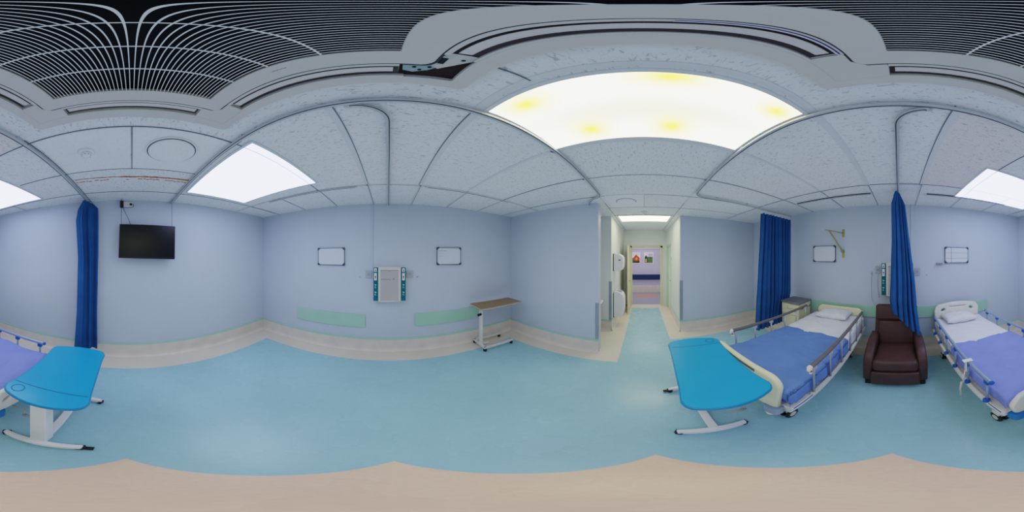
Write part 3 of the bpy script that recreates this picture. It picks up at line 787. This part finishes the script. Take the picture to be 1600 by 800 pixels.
# -- hallway beyond: handrail and posters
tag(MB().box(7.52, 7.6, -3.0, 3.0, .62, .855).build('wall_handrail', M['navy'], bevel=.01), 'broad navy blue handrail band along the hallway wall beyond the open door', 'handrail')
def poster(y, kind, lb):
    t = thing('poster', lb, 'poster', (7.598, y, 1.63), group='posters on the hallway wall')
    MB().box(-.006, 0, -.215, .215, -.26, .26).build('sheet', M['paper'], t)
    k = MB(); k.box(-.008, -.006, -.19, .19, -.235, .06 if kind else .0); k.build('picture', M['pgrn'] if kind else M['pdark'], t)
    X = Matrix(((0, 0, -1, 0), (1, 0, 0, 0), (0, 1, 0, 0), (0, 0, 0, 1)))
    k = MB()
    if kind == 0:
        k.prism([(-.19, .0), (-.02, .16), (.1, .02), (.1, -.1), (-.05, -.16), (-.19, -.1)], .008, .010, X=X); k.build('red_shape', M['pred'], t)
        k = MB(); k.prism([(-.1, -.02), (-.04, .04), (.02, -.05), (-.05, -.11)], .010, .011, X=X); k.build('yellow_shape', M['pyel'], t)
        k = MB(); k.box(-.0095, -.008, .08, .19, -.22, -.02); k.build('green_shape', M['pgrn'], t)
    else:
        k.prism([(.03, -.22), (.19, -.22), (.19, .04), (.14, .12), (.09, .10), (.05, -.04)], .008, .010, X=X); k.build('dark_shape', M['pdark'], t)
        k = MB(); k.prism([(.08, -.2), (.16, -.2), (.15, -.05), (.10, -.03)], .010, .011, X=X); k.build('yellow_shape', M['pyel'], t)
        k = MB(); k.box(-.0075, -.006, -.19, .02, .08, .2); k.build('pale_area', M['lav'], t)
    k = MB(); r = random.Random(kind)
    for i in range(3): k.box(-.0065, -.006, -.05-.04*i*0-.1, .12, .135+i*.035, .142+i*.035)
    k.build('caption_line', M['grayp'], t)
poster(.39, 0, 'hallway poster with red and orange picture, left of two seen through the door')
poster(-.22, 1, 'hallway poster with green picture, right of two seen through the door')

# ================================================================== OVERBED TABLES
def castor(parent, x, y, r=.03, ang=0., m='black', zt=.07):
    X = T(x, y, 0) @ Matrix.Rotation(ang, 4, 'Z')
    k = MB()
    for s in (-1, 1):
        a = X @ Vector((.0, s*.006, r)); b = X @ Vector((.0, s*.020, r)); k.cyl(a, b, r, n=18)
    k.box(-.02, .02, -.005, .005, r, r*2.1, X=X); k.box(-.026, .026, -.022, .022, r*1.9, r*2.3, X=X)
    k.cyl(X @ Vector((0, 0, r*2)), X @ Vector((0, 0, zt)), .008)
    return k.build('castor', M[m], parent)
def blue_table(loc, rz, L, W, zt, base0, base1, lb):
    t = thing('overbed_table', lb, 'overbed table', loc, rz, 'blue overbed tables')
    hL, hW = L/2, W/2
    def outline(dl):
        pts = []; n = 44; c = .07
        # straight long sides with slightly waisted edge, bowed ends
        def side(u): return hW-dl-.012*(1-(u/hL)**2)
        ends = []
        for sgn in (1, -1):
            for i in range(n+1):
                a = -1+2*i/n; v = a*(hW-dl)*sgn; bow = .055*(1-a*a)
                u = sgn*(hL-.055-dl+bow)
                # round corners
                e = abs(a)
                if e > .78: u -= sgn*.05*(1-math.sqrt(max(0, 1-((e-.78)/.22)**2)))
                pts.append((u, v))
        out = []
        out += pts[:n+1]
        for i in range(1, 8): u = (hL-.14)*(1-2*i/8); out.append((u, side(u)))
        out += pts[n+1:]
        for i in range(1, 8): u = -(hL-.14)*(1-2*i/8); out.append((u, -side(u)))
        return out
    o = outline(0)
    k = MB(); k.prism(o, zt-.022, zt-.003); k.build('table_top', M['blueE'], t, bevel=.004)
    top = bpy.data.objects[-1] if False else t.children[-1] if t.children else None
    k = MB(); k.prism(outline(.006), zt-.004, zt); tp = k.build('surface', M['blue'], t, bevel=.002)
    k = MB(); k.box(hL-.166, hL-.159, -hW+.02, hW-.02, zt-.001, zt+.0006)
    n = 28; cx, cy, r = hL-.10, -hW+.085, .04
    ring_prism(k, [(cx+r*math.cos(2*PI*i/n), cy+r*math.sin(2*PI*i/n)) for i in range(n)], [(cx+(r-.007)*math.cos(2*PI*i/n), cy+(r-.007)*math.sin(2*PI*i/n)) for i in range(n)], zt-.001, zt+.0006)
    ins = .012
    k.build('moulded_line', M['bluel'], tp)
    b0, b1 = base0, base1; cb = min(b1, hL-.055)          # b0: bar under far end (u-), b1: bar at column
    k = MB(); k.box(cb-.075, cb+.015, -.045, .045, .07, zt-.06); k.build('column', M['white'], t, bevel=.008)
    k = MB(); k.box(cb-.065, cb+.005, -.032, .032, zt-.08, zt-.02); k.box(cb-.30, cb+.0, -.06, .06, zt-.04, zt-.021); k.build('top_bracket', M['white'], t, bevel=.006)
    k = MB()
    for b in (b0, b1):
        pts = [(b+.025*(1-(i/5-1)**2)*(1 if b == b1 else -1)-.0, -.215+.043*i, 0) for i in range(11)]
        vs = []; m = len(pts)
        for i, (x, y, z) in enumerate(pts):
            e = abs(i/5-1); h = .085-.018*e; w = .030-.008*e
            vs += [(x-w, y, h-.04), (x+w, y, h-.04), (x+w*.8, y, h), (x-w*.8, y, h)]
        k.add(vs, [(i*4+q, i*4+(q+1) % 4, i*4+4+(q+1) % 4, i*4+4+q) for i in range(m-1) for q in range(4)]+[(3,2,1,0), tuple(4*(m-1)+q for q in range(4))])
    k.box(b0, b1, -.03, .03, .045, .08)
    k.build('base', M['white'], t, bevel=.008, seg=3)
    for b in (b0, b1):
        for s in (-1, 1): castor(t, b, s*.20, .022, 1.3*s+b, zt=.06)
    k = MB(); k.box(-.02, .02, 0, .055, .018, .026, X=T(b1, .21, 0)); k.build('brake_pedal', M['black'], t, bevel=.003)
    return t
blue_table((-1.015, -.445, 0), math.radians(3.3), .835, .475, .78, -.305, .355, 'overbed table with sky blue top beside the periwinkle covered bed foot, column in view')
blue_table((1.0, -.405, 0), math.radians(-4.5), .925, .455, .88, -.135, .53, 'overbed table with sky blue top against the royal blue bed footboard')

# brown table in the corner
t = thing('overbed_table', 'old overbed table with brown wood-look top and cream frame in the room corner', 'overbed table', (1.815, 2.315, 0), math.radians(-4))
MB().box(-.425, .425, -.20, .20, .832, .850).build('table_top', M['wood'], t, bevel=.002)
k = MB(); k.box(-.428, .428, -.203, -.200, .830, .851).box(-.428, .428, .200, .203, .830, .851).box(.425, .428, -.2, .2, .830, .851).box(-.428, -.425, -.2, .2, .830, .851); k.build('edge_band', M['edge'], t)
k = MB(); k.box(-.34, -.295, -.03, .03, .07, .80); k.build('column', M['offw'], t, bevel=.004)
k = MB(); k.box(-.36, .20, -.02, .02, .80, .832); k.cyl((-.36, -.10, .815), (-.29, -.10, .80), .007); k.box(-.36, -.29, -.13, .13, .815, .832); k.build('top_support', M['offw'], t, bevel=.002)
k = MB(); k.cyl((-.34, -.04, .70), (-.40, -.06, .70), .022); k.cyl((-.40, -.06, .70), (-.34, -.04, .70), .01); k.build('clamp_knob', M['black'], t)
k = MB(); k.box(-.365, -.325, -.20, .19, .06, .095); k.box(-.365, .22, -.205, -.17, .06, .095); k.box(-.365, .20, .16, .19, .06, .095); k.box(-.33, -.18, -.04, -.0, .06, .09); k.build('base', M['offw'], t, bevel=.003)
for x, y in ((-.345, -.19), (-.345, .175), (.19, -.19), (.18, .175)): castor(t, x, y, .024, .5, zt=.065)

# ================================================================== BEDS
def pillow(loc, rz, sx, sy, h, lb, tilt=0.):
    n = 24; vs = []; k = MB()
    for sgn in (1, -1):
        for i in range(n+1):
            for j in range(n+1):
                u = -1+2*i/n; v = -1+2*j/n
                e = max(0, (1-abs(u)**2.6))*max(0, (1-abs(v)**2.6)); z = sgn*h/2*(e**.42)
                px = u*sx/2*(1-.07*(1-abs(u))*0-.06*(v*v)*0)*(1-.05*(1-v*v)*abs(u)**3*-1*-1); py = v*sy/2*(1-.06*(1-u*u)*abs(v)**3)
                z += .006*math.sin(u*9+v*4)*e+.005*math.sin(v*13-u*5)*e
                vs.append((px, py, z+h*.42))
    N = (n+1)**2
    f = [(i*(n+1)+j, (i+1)*(n+1)+j, (i+1)*(n+1)+j+1, i*(n+1)+j+1) for i in range(n) for j in range(n)]
    k.add(vs, f+[tuple(N+q for q in reversed(x)) for x in f], True)
    o = k.build('pillow', M['sheetw']); o.location = loc; o.rotation_euler = (tilt, 0, rz)
    tag(o, lb, 'pillow', 'white pillows'); return o

def cloth(name, lb, m, org, rz, x0, x1, v0, v1, zt, hang, end_hang=0., wr=.004, seed=0, slant=0., grp=None, cat='bed cover'):
    """cloth lying on a mattress between local x0..x1, v0..v1 and hanging over the long sides"""
    nu, nv = 64, 70; r = .03
    hangL, hangR = hang
    W = x1-x0; Ltot = W+hangL+hangR
    def prof(s):   # arc-length position across -> (x, dz)
        if s < hangL: return x0, -(hangL-s)
        if s > hangL+W: return x1, -(s-hangL-W)
        x = x0+s-hangL; dz = 0
        for e in (x-x0, x1-x):
            if e < r: dz = -(r-math.sqrt(max(0, r*r-(r-e)**2)))
        return x, dz
    vs = []
    for j in range(nv+1):
        tt = j/nv; v = v0+(v1-v0)*tt; dzv = 0; vv = v
        if end_hang:
            tot = v1-v0+end_hang; q = tt*tot
            if q < end_hang: vv = v0; dzv = -(end_hang-q)
            else: vv = v0+q-end_hang; e = vv-v0; dzv = -(r-math.sqrt(max(0, r*r-(r-e)**2))) if e < r else 0
        for i in range(nu+1):
            s = Ltot*i/nu; x, dz = prof(s)
            z = zt+min(dz, 0)+dzv
            w = noise.noise(Vector((x*5+seed, vv*4, seed*3.)))*wr*2+noise.noise(Vector((x*14+vv*9, vv*11, seed)))*wr*.7
            rid = abs(noise.noise(Vector((x*3.1+vv*2.2+seed, vv*5.3-x*2, 3.3+seed))))
            w += wr*1.6*max(0, .16-rid)/.16
            if dz < -.02: 
                sg = -1 if x < (x0+x1)/2 else 1
                vs.append((x+sg*(.004+abs(w)*1.2+.006*math.sin(vv*16+seed)*min(1, -dz*6)), vv+slant*(x-x0)*tt, z+.006*math.sin(vv*7+seed)*(1 if dz < -.08 else 0)))
            else: vs.append((x, vv+slant*(x-x0)*tt-(.004 if dzv < -.02 else 0), z+w+.002))
    f = [(j*(nu+1)+i, j*(nu+1)+i+1, (j+1)*(nu+1)+i+1, (j+1)*(nu+1)+i) for j in range(nv) for i in range(nu)]
    k = MB(); k.add(vs, f, True); o = k.build(name, m); o.location = org; o.rotation_euler = (0, 0, rz)
    s_ = o.modifiers.new('sol', 'SOLIDIFY'); s_.thickness = .003; s_.offset = 1
    return tag(o, lb, cat, grp)

def oval(cx, cz, rx, rz_, n=24, rot=0): return [(cx+rx*math.cos(2*PI*i/n)*math.cos(rot)-rz_*math.sin(2*PI*i/n)*math.sin(rot), cz+rz_*math.sin(2*PI*i/n)*math.cos(rot)+rx*math.cos(2*PI*i/n)*math.sin(rot)) for i in range(n)]
def board_outline(hw, z0, z1, r, crown=.03, n=8):
    pts = [(-hw+.05, z0), (hw-.05, z0), (hw-.02, z0+.02)]
    for i in range(n+1):
        a = math.radians(90*i/n); pts.append((hw-r+r*math.cos(a), z1-r-crown+r*math.sin(a)))
    for i in range(1, 8): x = (hw-r)*(1-2*i/8); pts.append((x, z1-crown+crown*(1-(x/(hw-r))**2)))
    for i in range(n+1):
        a = math.radians(90+90*i/n); pts.append((-hw+r+r*math.cos(a), z1-r-crown+r*math.sin(a)))
    pts.append((-hw+.02, z0+.02)); return pts

def bed(origin, rz, P, lb):
    """local +Y to the head, origin on the floor under the centre"""
    t = thing('hospital_bed', lb, 'hospital bed', origin, rz, 'hospital beds')
    L, fz, mz, rx, rzt = P['L'], P['fz'], P['mz'], P['rx'], P['rz']; hl = L/2; mw = P['mw']
    k = MB(); fx = rx-.005
    for s in (-1, 1):
        a, b = sorted((s*(fx-.075), s*fx)); k.box(a, b, -hl+.04, hl-.04, fz-.045, fz-.01)
        a, b = sorted((s*(fx-.03), s*(fx-.002))); k.box(a, b, -hl+.04, hl-.04, fz-.075, fz-.045)
        a, b = sorted((s*.30, s*.34)); k.box(a, b, -hl+.18, hl-.18, .20, .25)
    for v in (-hl+.06, hl-.06, -.3, .3): k.box(-fx+.05, fx-.05, v-.02, v+.02, fz-.06, fz-.015)
    for v in (-hl+.26, hl-.26): k.box(-.34, .34, v-.02, v+.02, .20, .25)
    for v, w in ((-hl+.26, -hl+.42), (hl-.26, hl-.42)):
        for s in (-1, 1): k.cyl((s*.28, v, .23), (s*.28, w, fz-.05), .016)
    k.box(-fx+.06, fx-.06, -hl+.08, hl-.08, fz-.02, fz)
    k.build('frame', P['frame'], t, bevel=.004)
    k = MB()
    for s in (-1, 1):
        a, b = sorted((s*(fx-.0025), s*(fx+.0008))); k.box(a, b, -hl+.06, -hl+.34, fz-.036, fz-.020)
    k.build('side_stripe', M['stripe'], t)
    k = MB(); k.box(-mw, mw, -hl+.05, hl-.05, fz, mz-.006); k.build('mattress', M['matt'], t, bevel=.03, seg=4)
    # castors
    for sx in (-1, 1):
        for sy in (-1, 1):
            x, y = sx*P['cx'], sy*(hl-.27)
            k = MB(); k.box(x-.016, x+.016, y-.05, y+.02, .07, .17); k.cyl((x, y-.01, .15), (x, y-.01, .235), .02); k.box(x-.034, x+.034, y-.055, y+.03, .115, .165)
            c = k.build('castor', P['fork'], t, bevel=.008)
            k = MB()
            for q in (-1, 1): k.cyl((x+q*.012, y-.02, .065), (x+q*.034, y-.02, .065), .065, n=24)
            k.build('wheel', M['black'], c, bevel=.006)
            k = MB()
            for q in (-1, 1): k.cyl((x+q*.034, y-.02, .065), (x+q*.037, y-.02, .065), .035, n=20)
            k.build('hub', P['fork'], c)
    # boards
    for nm, sy, z1 in (('headboard', 1, P['hb']), ('footboard', -1, P['fb'])):
        y = sy*(hl-.02)
        hw = P['bw']; ol = board_outline(hw, fz-.03, z1, .11, .03) if P['style'] == 'B' else board_outline(hw, fz-.03, z1, .09, .002)
        holes = []
        if P['style'] == 'B':
            holes = [oval(-hw+.13, z1-.115, .055, .038, rot=.5), oval(hw-.13, z1-.115, .055, .038, rot=-.5), rrect(-.16, .16, z1-.085, z1-.045, .018)]
        else:
            holes = [oval(-hw+.075, z1-.17, .020, .06), oval(hw-.075, z1-.17, .020, .06)]
        b = holed_plate(nm, ol, holes, .045, .015, P['board'], t, T(0, y, 0))
        if P['style'] == 'A' and sy < 0:
            k = MB(); k.cyl((-hw+.20, y, z1-.016), (hw-.20, y, z1-.016), .0275, n=14); k.build('grip_strip', M['railA'], b)
        for sx in (-1, 1):
            k = MB(); cx_ = sx*(hw-.045)
            k.prism(rrect(cx_-.06, cx_+.06, y-.045 if sy < 0 else y-.04, y+.045, .03), fz-.115, fz-.028); k.build('corner_bumper', P['bump'], t, bevel=.006)
        if P['style'] == 'A' and sy < 0:
            for sx in (-1, 1):
                k = MB(); k.lathe([(.036, 0), (.04, .01), (.036, .02)], (sx*(hw-.05), y-.01, fz-.14)); k.build('bumper_roller', M['creamw'], t)
    # side rails
    for sx in (-1, 1):
        x = sx*rx; v0, v1 = P['rail']
        k = MB(); k.tube([(x, v0, rzt), (x, v0+.02, rzt), (x, v1-.02, rzt), (x, v1, rzt)], P['rr'], 14)
        r_ = k.build('side_rail', P['rail_m'], t)
        k = MB(); k.box(x-.014, x+.014, v0+.03, v1-.03, fz-.01, fz+.012); k.build('lower_bar', P['frame'], r_)
        k = MB()
        for v in (v0, v1): k.cyl((x, v-.008, rzt), (x, v+.008, rzt), P['rr']*1.05, n=14)
        k.build('end_cap', P['cap'], r_)
        n_ = 6
        for i in range(n_):
            v = v0+.05+(v1-v0-.1)*i/(n_-1)
            k = MB(); k.cyl((x, v, fz), (x, v, rzt-.01), .010, n=10); k.build('post', M['alu'] if P['style'] == 'A' else P['post'], r_)
            k = MB(); k.box(x-.016, x+.016, v-.022, v+.022, rzt-.05, rzt-.012)
            if P['style'] == 'B': k.cyl((x+sx*.006, v, fz+.004), (x+sx*.006, v, fz+.035), .024, n=14)
            k.build('post_fitting', P['fit'], r_, bevel=.003)
        if P['style'] == 'A':
            k = MB(); k.box(x-.013, x+.013, v0-.022, v0+.015, rzt-.03, rzt+.004); k.box(x-.010, x+.010, v0+.0, v0+.022, rzt-.075, rzt-.03); k.build('release_latch', M['creamw'], r_, bevel=.006)
            k = MB(); k.box(x-.014, x+.014, v0-.004, v0+.008, rzt-.045, rzt-.033); k.build('latch_button', M['red'], r_)
    for sx in (-.16, .16):
        k = MB(); k.cyl((sx, -hl+.1, fz-.12), (sx, -hl-.06, fz-.12), .008); k.cyl((sx, -hl-.06, fz-.12), (sx, -hl-.06, fz-.21), .008); k.cyl((sx, -hl-.05, fz-.21), (sx, -hl-.16, fz-.21), .014)
        k.build('crank_handle', M['grayp'], t)
    return t
PA = dict(L=1.93, fz=.53, mz=.70, rx=.46, rz=.88, mw=.415, cx=.27, hb=.83, fb=.855, bw=.388, style='A', frame=M['offw'], fork=M['offw'], board=M['cream'], bump=M['bumpA'],
          rail=(-.745, .66), rr=.019, rail_m=M['railA'], cap=M['creamw'], post=M['alu'], fit=M['aluM'])
PB = dict(L=1.92, fz=.485, mz=.66, rx=.425, rz=.775, mw=.375, cx=.30, hb=.93, fb=.70, bw=.375, style='B', frame=M['creamw'], fork=M['creamw'], board=M['creamw'], bump=M['bumpB'],
          rail=(-.81, .73), rr=.017, rail_m=M['railB'], cap=M['bluefit'], post=M['railB'], fit=M['bluefit'])
OA = (1.0, -1.62, 0); OB = (-.935, -1.62, 0)
bed(OA, PI, PA, 'hospital bed with cream footboard and dark side rails, made up in royal blue')
bed(OB, PI, PB, 'hospital bed with white holed headboard and blue rail fittings, made up in periwinkle')
cloth('bed_sheet', 'white sheet on the bed with the royal blue cover, smoothed to the pillow', M['sheetw'], OA, PI, -.42, .42, .07, .90, .702, (.17, .17), wr=.005, seed=1, grp='white bed sheets', cat='sheet')
cloth('bed_cover', 'royal blue cover over the lower half of the bed next to the bedside locker', M['sheetb'], OA, PI, -.43, .43, -.925, .09, .712, (.20, .15), wr=.006, seed=2, end_hang=.10)
cloth('bed_sheet', 'white sheet on the bed with the periwinkle cover, below the white headboard', M['sheetw'], OB, PI, -.38, .38, .0, .90, .662, (.14, .12), wr=.003, seed=4, grp='white bed sheets', cat='sheet')
cloth('bed_cover', 'wrinkled periwinkle blue cover over the lower half of the bed at the far wall corner', M['sheetv'], OB, PI, -.388, .388, -.92, .02, .673, (.13, .16), wr=.007, seed=5, end_hang=.10, slant=.03)
pillow((1.02, -2.385, .705), PI, .52, .34, .13, 'white pillow at the head of the royal blue bed')
pillow((-.90, -2.385, .668), PI+.08, .50, .33, .13, 'white pillow under the white holed headboard')
# strap and cord hanging on bed B rail
k = MB(); x = -.51; y = -1.13
k.box(x-.025, x+.05, y-.02, y+.02, .795, .803); k.box(x+.025, x+.03, y-.02, y+.02, .68, .80); k.tube([(x+.03, y, .69), (x+.04, y-.01, .60), (x+.05, y, .52)], .005, 6)
tag(k.build('rail_strap', M['creamw']), 'white strap looped over the side rail of the periwinkle bed', 'strap')
k = MB(); k.tube([(-.485, -1.22, .44), (-.478, -1.23, .33), (-.482, -1.22, .22)], [.012, .010, .012], 8)
tag(k.build('hanging_cord', M['beige']), 'short beige cord hanging from the periwinkle bed frame on the recliner side', 'cord')

# ================================================================== RECLINER
ch = thing('recliner_chair', 'dark brown leather recliner armchair between the two beds, partly under a blue curtain', 'armchair', (.05, -2.0, 0))
def soft(name, x0, x1, y0, y1, z0, z1, bev, X=None, m='leather', nx=4, ny=4, nz=3, puff=.0):
    k = MB(); k.box(x0, x1, y0, y1, z0, z1, X=X); o = k.build(name, M[m], ch, bevel=bev, seg=5)
    for p in o.data.polygons: p.use_smooth = True
    return o
soft('base', -.24, .24, -.28, .27, .05, .30, .01)
soft('seat', -.245, .245, -.28, .345, .27, .445, .05)
soft('footrest', -.255, .255, .30, .365, .055, .275, .022)
XB = T(0, -.20, .42) @ Matrix.Rotation(math.radians(13), 4, 'X')
bk = soft('backrest', -.30, .30, -.13, .0, -.10, .60, .04, X=XB)
for x0, x1, z0, z1 in ((-.245, .245, .0, .36), (-.285, .285, .37, .585)):
    k = MB(); k.box(x0, x1, -.02, .045, z0, z1, X=XB); o = k.build('back_cushion', M['leather'], bk, bevel=.032, seg=5)
    for p in o.data.polygons: p.use_smooth = True
for s in (-1, 1):
    # arm: side profile with sloping, rounded front
    prof = [(-.30, .07), (.295, .07), (.31, .10), (.315, .34), (.305, .42), (.27, .475), (.20, .53), (.08, .58), (-.10, .60), (-.26, .60), (-.30, .56)]
    X = Matrix(((0, 0, 1, 0), (1, 0, 0, 0), (0, 1, 0, 0), (0, 0, 0, 1)))
    a, b = sorted((s*.235, s*.345)); k = MB(); k.prism(prof, a, b, X=X); o = k.build('armrest', M['leather'], ch, bevel=.035, seg=5)
    for p in o.data.polygons: p.use_smooth = True
k = MB()
for sx in (-1, 1):
    for y in (.27, -.25): k.box(sx*.29-.03, sx*.29+.03, y-.03, y+.03, 0, .075)
for sx in (-1, 1): k.box(sx*.2-.03, sx*.2+.03, .2, .30, 0, .06)
k.build('foot', M['black'], ch, bevel=.005)

# ================================================================== LOCKER
lk = thing('bedside_locker', 'cream bedside locker with grey top standing in front of the blue curtain', 'bedside locker', (1.78, -2.41, 0))
MB().box(-.19, .19, -.18, .17, .08, .87).build('carcass', M['creamd'], lk, bevel=.003)
k = MB(); k.box(-.205, .205, -.195, .195, .87, .90); k.build('top', M['grout'], lk, bevel=.005)
d = MB().box(-.185, .185, .17, .185, .66, .855).build('drawer', M['creamd'], lk, bevel=.003)
k = MB(); k.tube([(-.05, .185, .79), (-.045, .205, .775), (0, .21, .768), (.045, .205, .775), (.05, .185, .79)], .005, 8); k.build('handle', M['grayp'], d)
d = MB().box(-.185, .185, .17, .185, .10, .645).build('door', M['creamd'], lk, bevel=.003)
k = MB(); k.tube([(.15, .185, .56), (.15, .21, .55), (.15, .21, .47), (.15, .185, .46)], .005, 8); k.build('handle', M['grayp'], d)
k = MB(); k.box(-.215, -.19, -.15, .15, .78, .80); k.build('towel_rail', M['wood'], lk, bevel=.003)
for x in (-.15, .15):
    for y in (-.14, .13): castor(lk, x, y, .025, .3, zt=.085)

# ================================================================== every loose piece becomes an object of its own
KEEP = {'grille', 'handwriting', 'maker_mark', 'caption_line', 'groove', 'seam', 'pin_hole', 'sensor_slot', 'interior', 'cloth'}
def split_pieces(o):
    me = o.data; n = len(me.vertices); par = list(range(n))
    def find(a):
        while par[a] != a: par[a] = par[par[a]]; a = par[a]
        return a
    for e in me.edges:
        a, b = find(e.vertices[0]), find(e.vertices[1])
        if a != b: par[a] = b
    isl = {}
    for i in range(n): isl.setdefault(find(i), []).append(i)
    if len(isl) < 2 or len(isl) > 60: return
    items = []
    for vs in isl.values():
        P = [me.vertices[i].co for i in vs]
        items.append([[min(p[k] for p in P)-.0015 for k in range(3)], [max(p[k] for p in P)+.0015 for k in range(3)], set(vs)])
    merged = True
    while merged:
        merged = False
        for i in range(len(items)):
            for j in range(i+1, len(items)):
                A, B = items[i], items[j]
                if all(A[0][k] <= B[1][k] and B[0][k] <= A[1][k] for k in range(3)):
                    items[i] = [[min(A[0][k], B[0][k]) for k in range(3)], [max(A[1][k], B[1][k]) for k in range(3)], A[2] | B[2]]
                    items.pop(j); merged = True; break
            if merged: break
    if len(items) < 2: return
    base = o.name.split('.')[0]
    faces = [(tuple(p.vertices), p.material_index, p.use_smooth) for p in me.polygons]; co = [tuple(v.co) for v in me.vertices]; mats = list(me.materials)
    for q, it in enumerate(items):
        idx = sorted(it[2]); mp = {v: i for i, v in enumerate(idx)}; fs = [f for f in faces if f[0][0] in it[2]]
        nm = bpy.data.meshes.new(base); nm.from_pydata([co[i] for i in idx], [], [tuple(mp[v] for v in f[0]) for f in fs])
        for m_ in mats: nm.materials.append(m_)
        nm.polygons.foreach_set('material_index', [f[1] for f in fs]); nm.polygons.foreach_set('use_smooth', [f[2] for f in fs]); nm.update()
        if q == 0: o.data = nm
        else:
            c_ = o.copy(); c_.data = nm; COL.objects.link(c_)
for o in list(COL.objects):
    if o.type == 'MESH' and o.parent and o.name.split('.')[0] not in KEEP: split_pieces(o)

# ================================================================== LIGHT, CAMERA
w = bpy.data.worlds.new('world'); sc.world = w; w.use_nodes = True
w.node_tree.nodes['Background'].inputs[0].default_value = (.5, .55, .65, 1); w.node_tree.nodes['Background'].inputs[1].default_value = .3
cam = bpy.data.cameras.new('camera'); co = bpy.data.objects.new('camera', cam); COL.objects.link(co)
co.location = (0, 0, ZC); co.rotation_euler = (PI/2, 0, -math.radians(43.6))
cam.type = 'PANO'; cam.clip_start = .01
try: cam.panorama_type = 'EQUIRECTANGULAR'
except Exception: cam.cycles.panorama_type = 'EQUIRECTANGULAR'
sc.camera = co
sc.view_settings.view_transform = 'Filmic'
sc.view_settings.look = 'Medium High Contrast'
sc.view_settings.exposure = .2
sc.cycles.use_fast_gi = True
sc.cycles.fast_gi_method = 'ADD'
w.light_settings.distance = 1.2
w.light_settings.ao_factor = .20
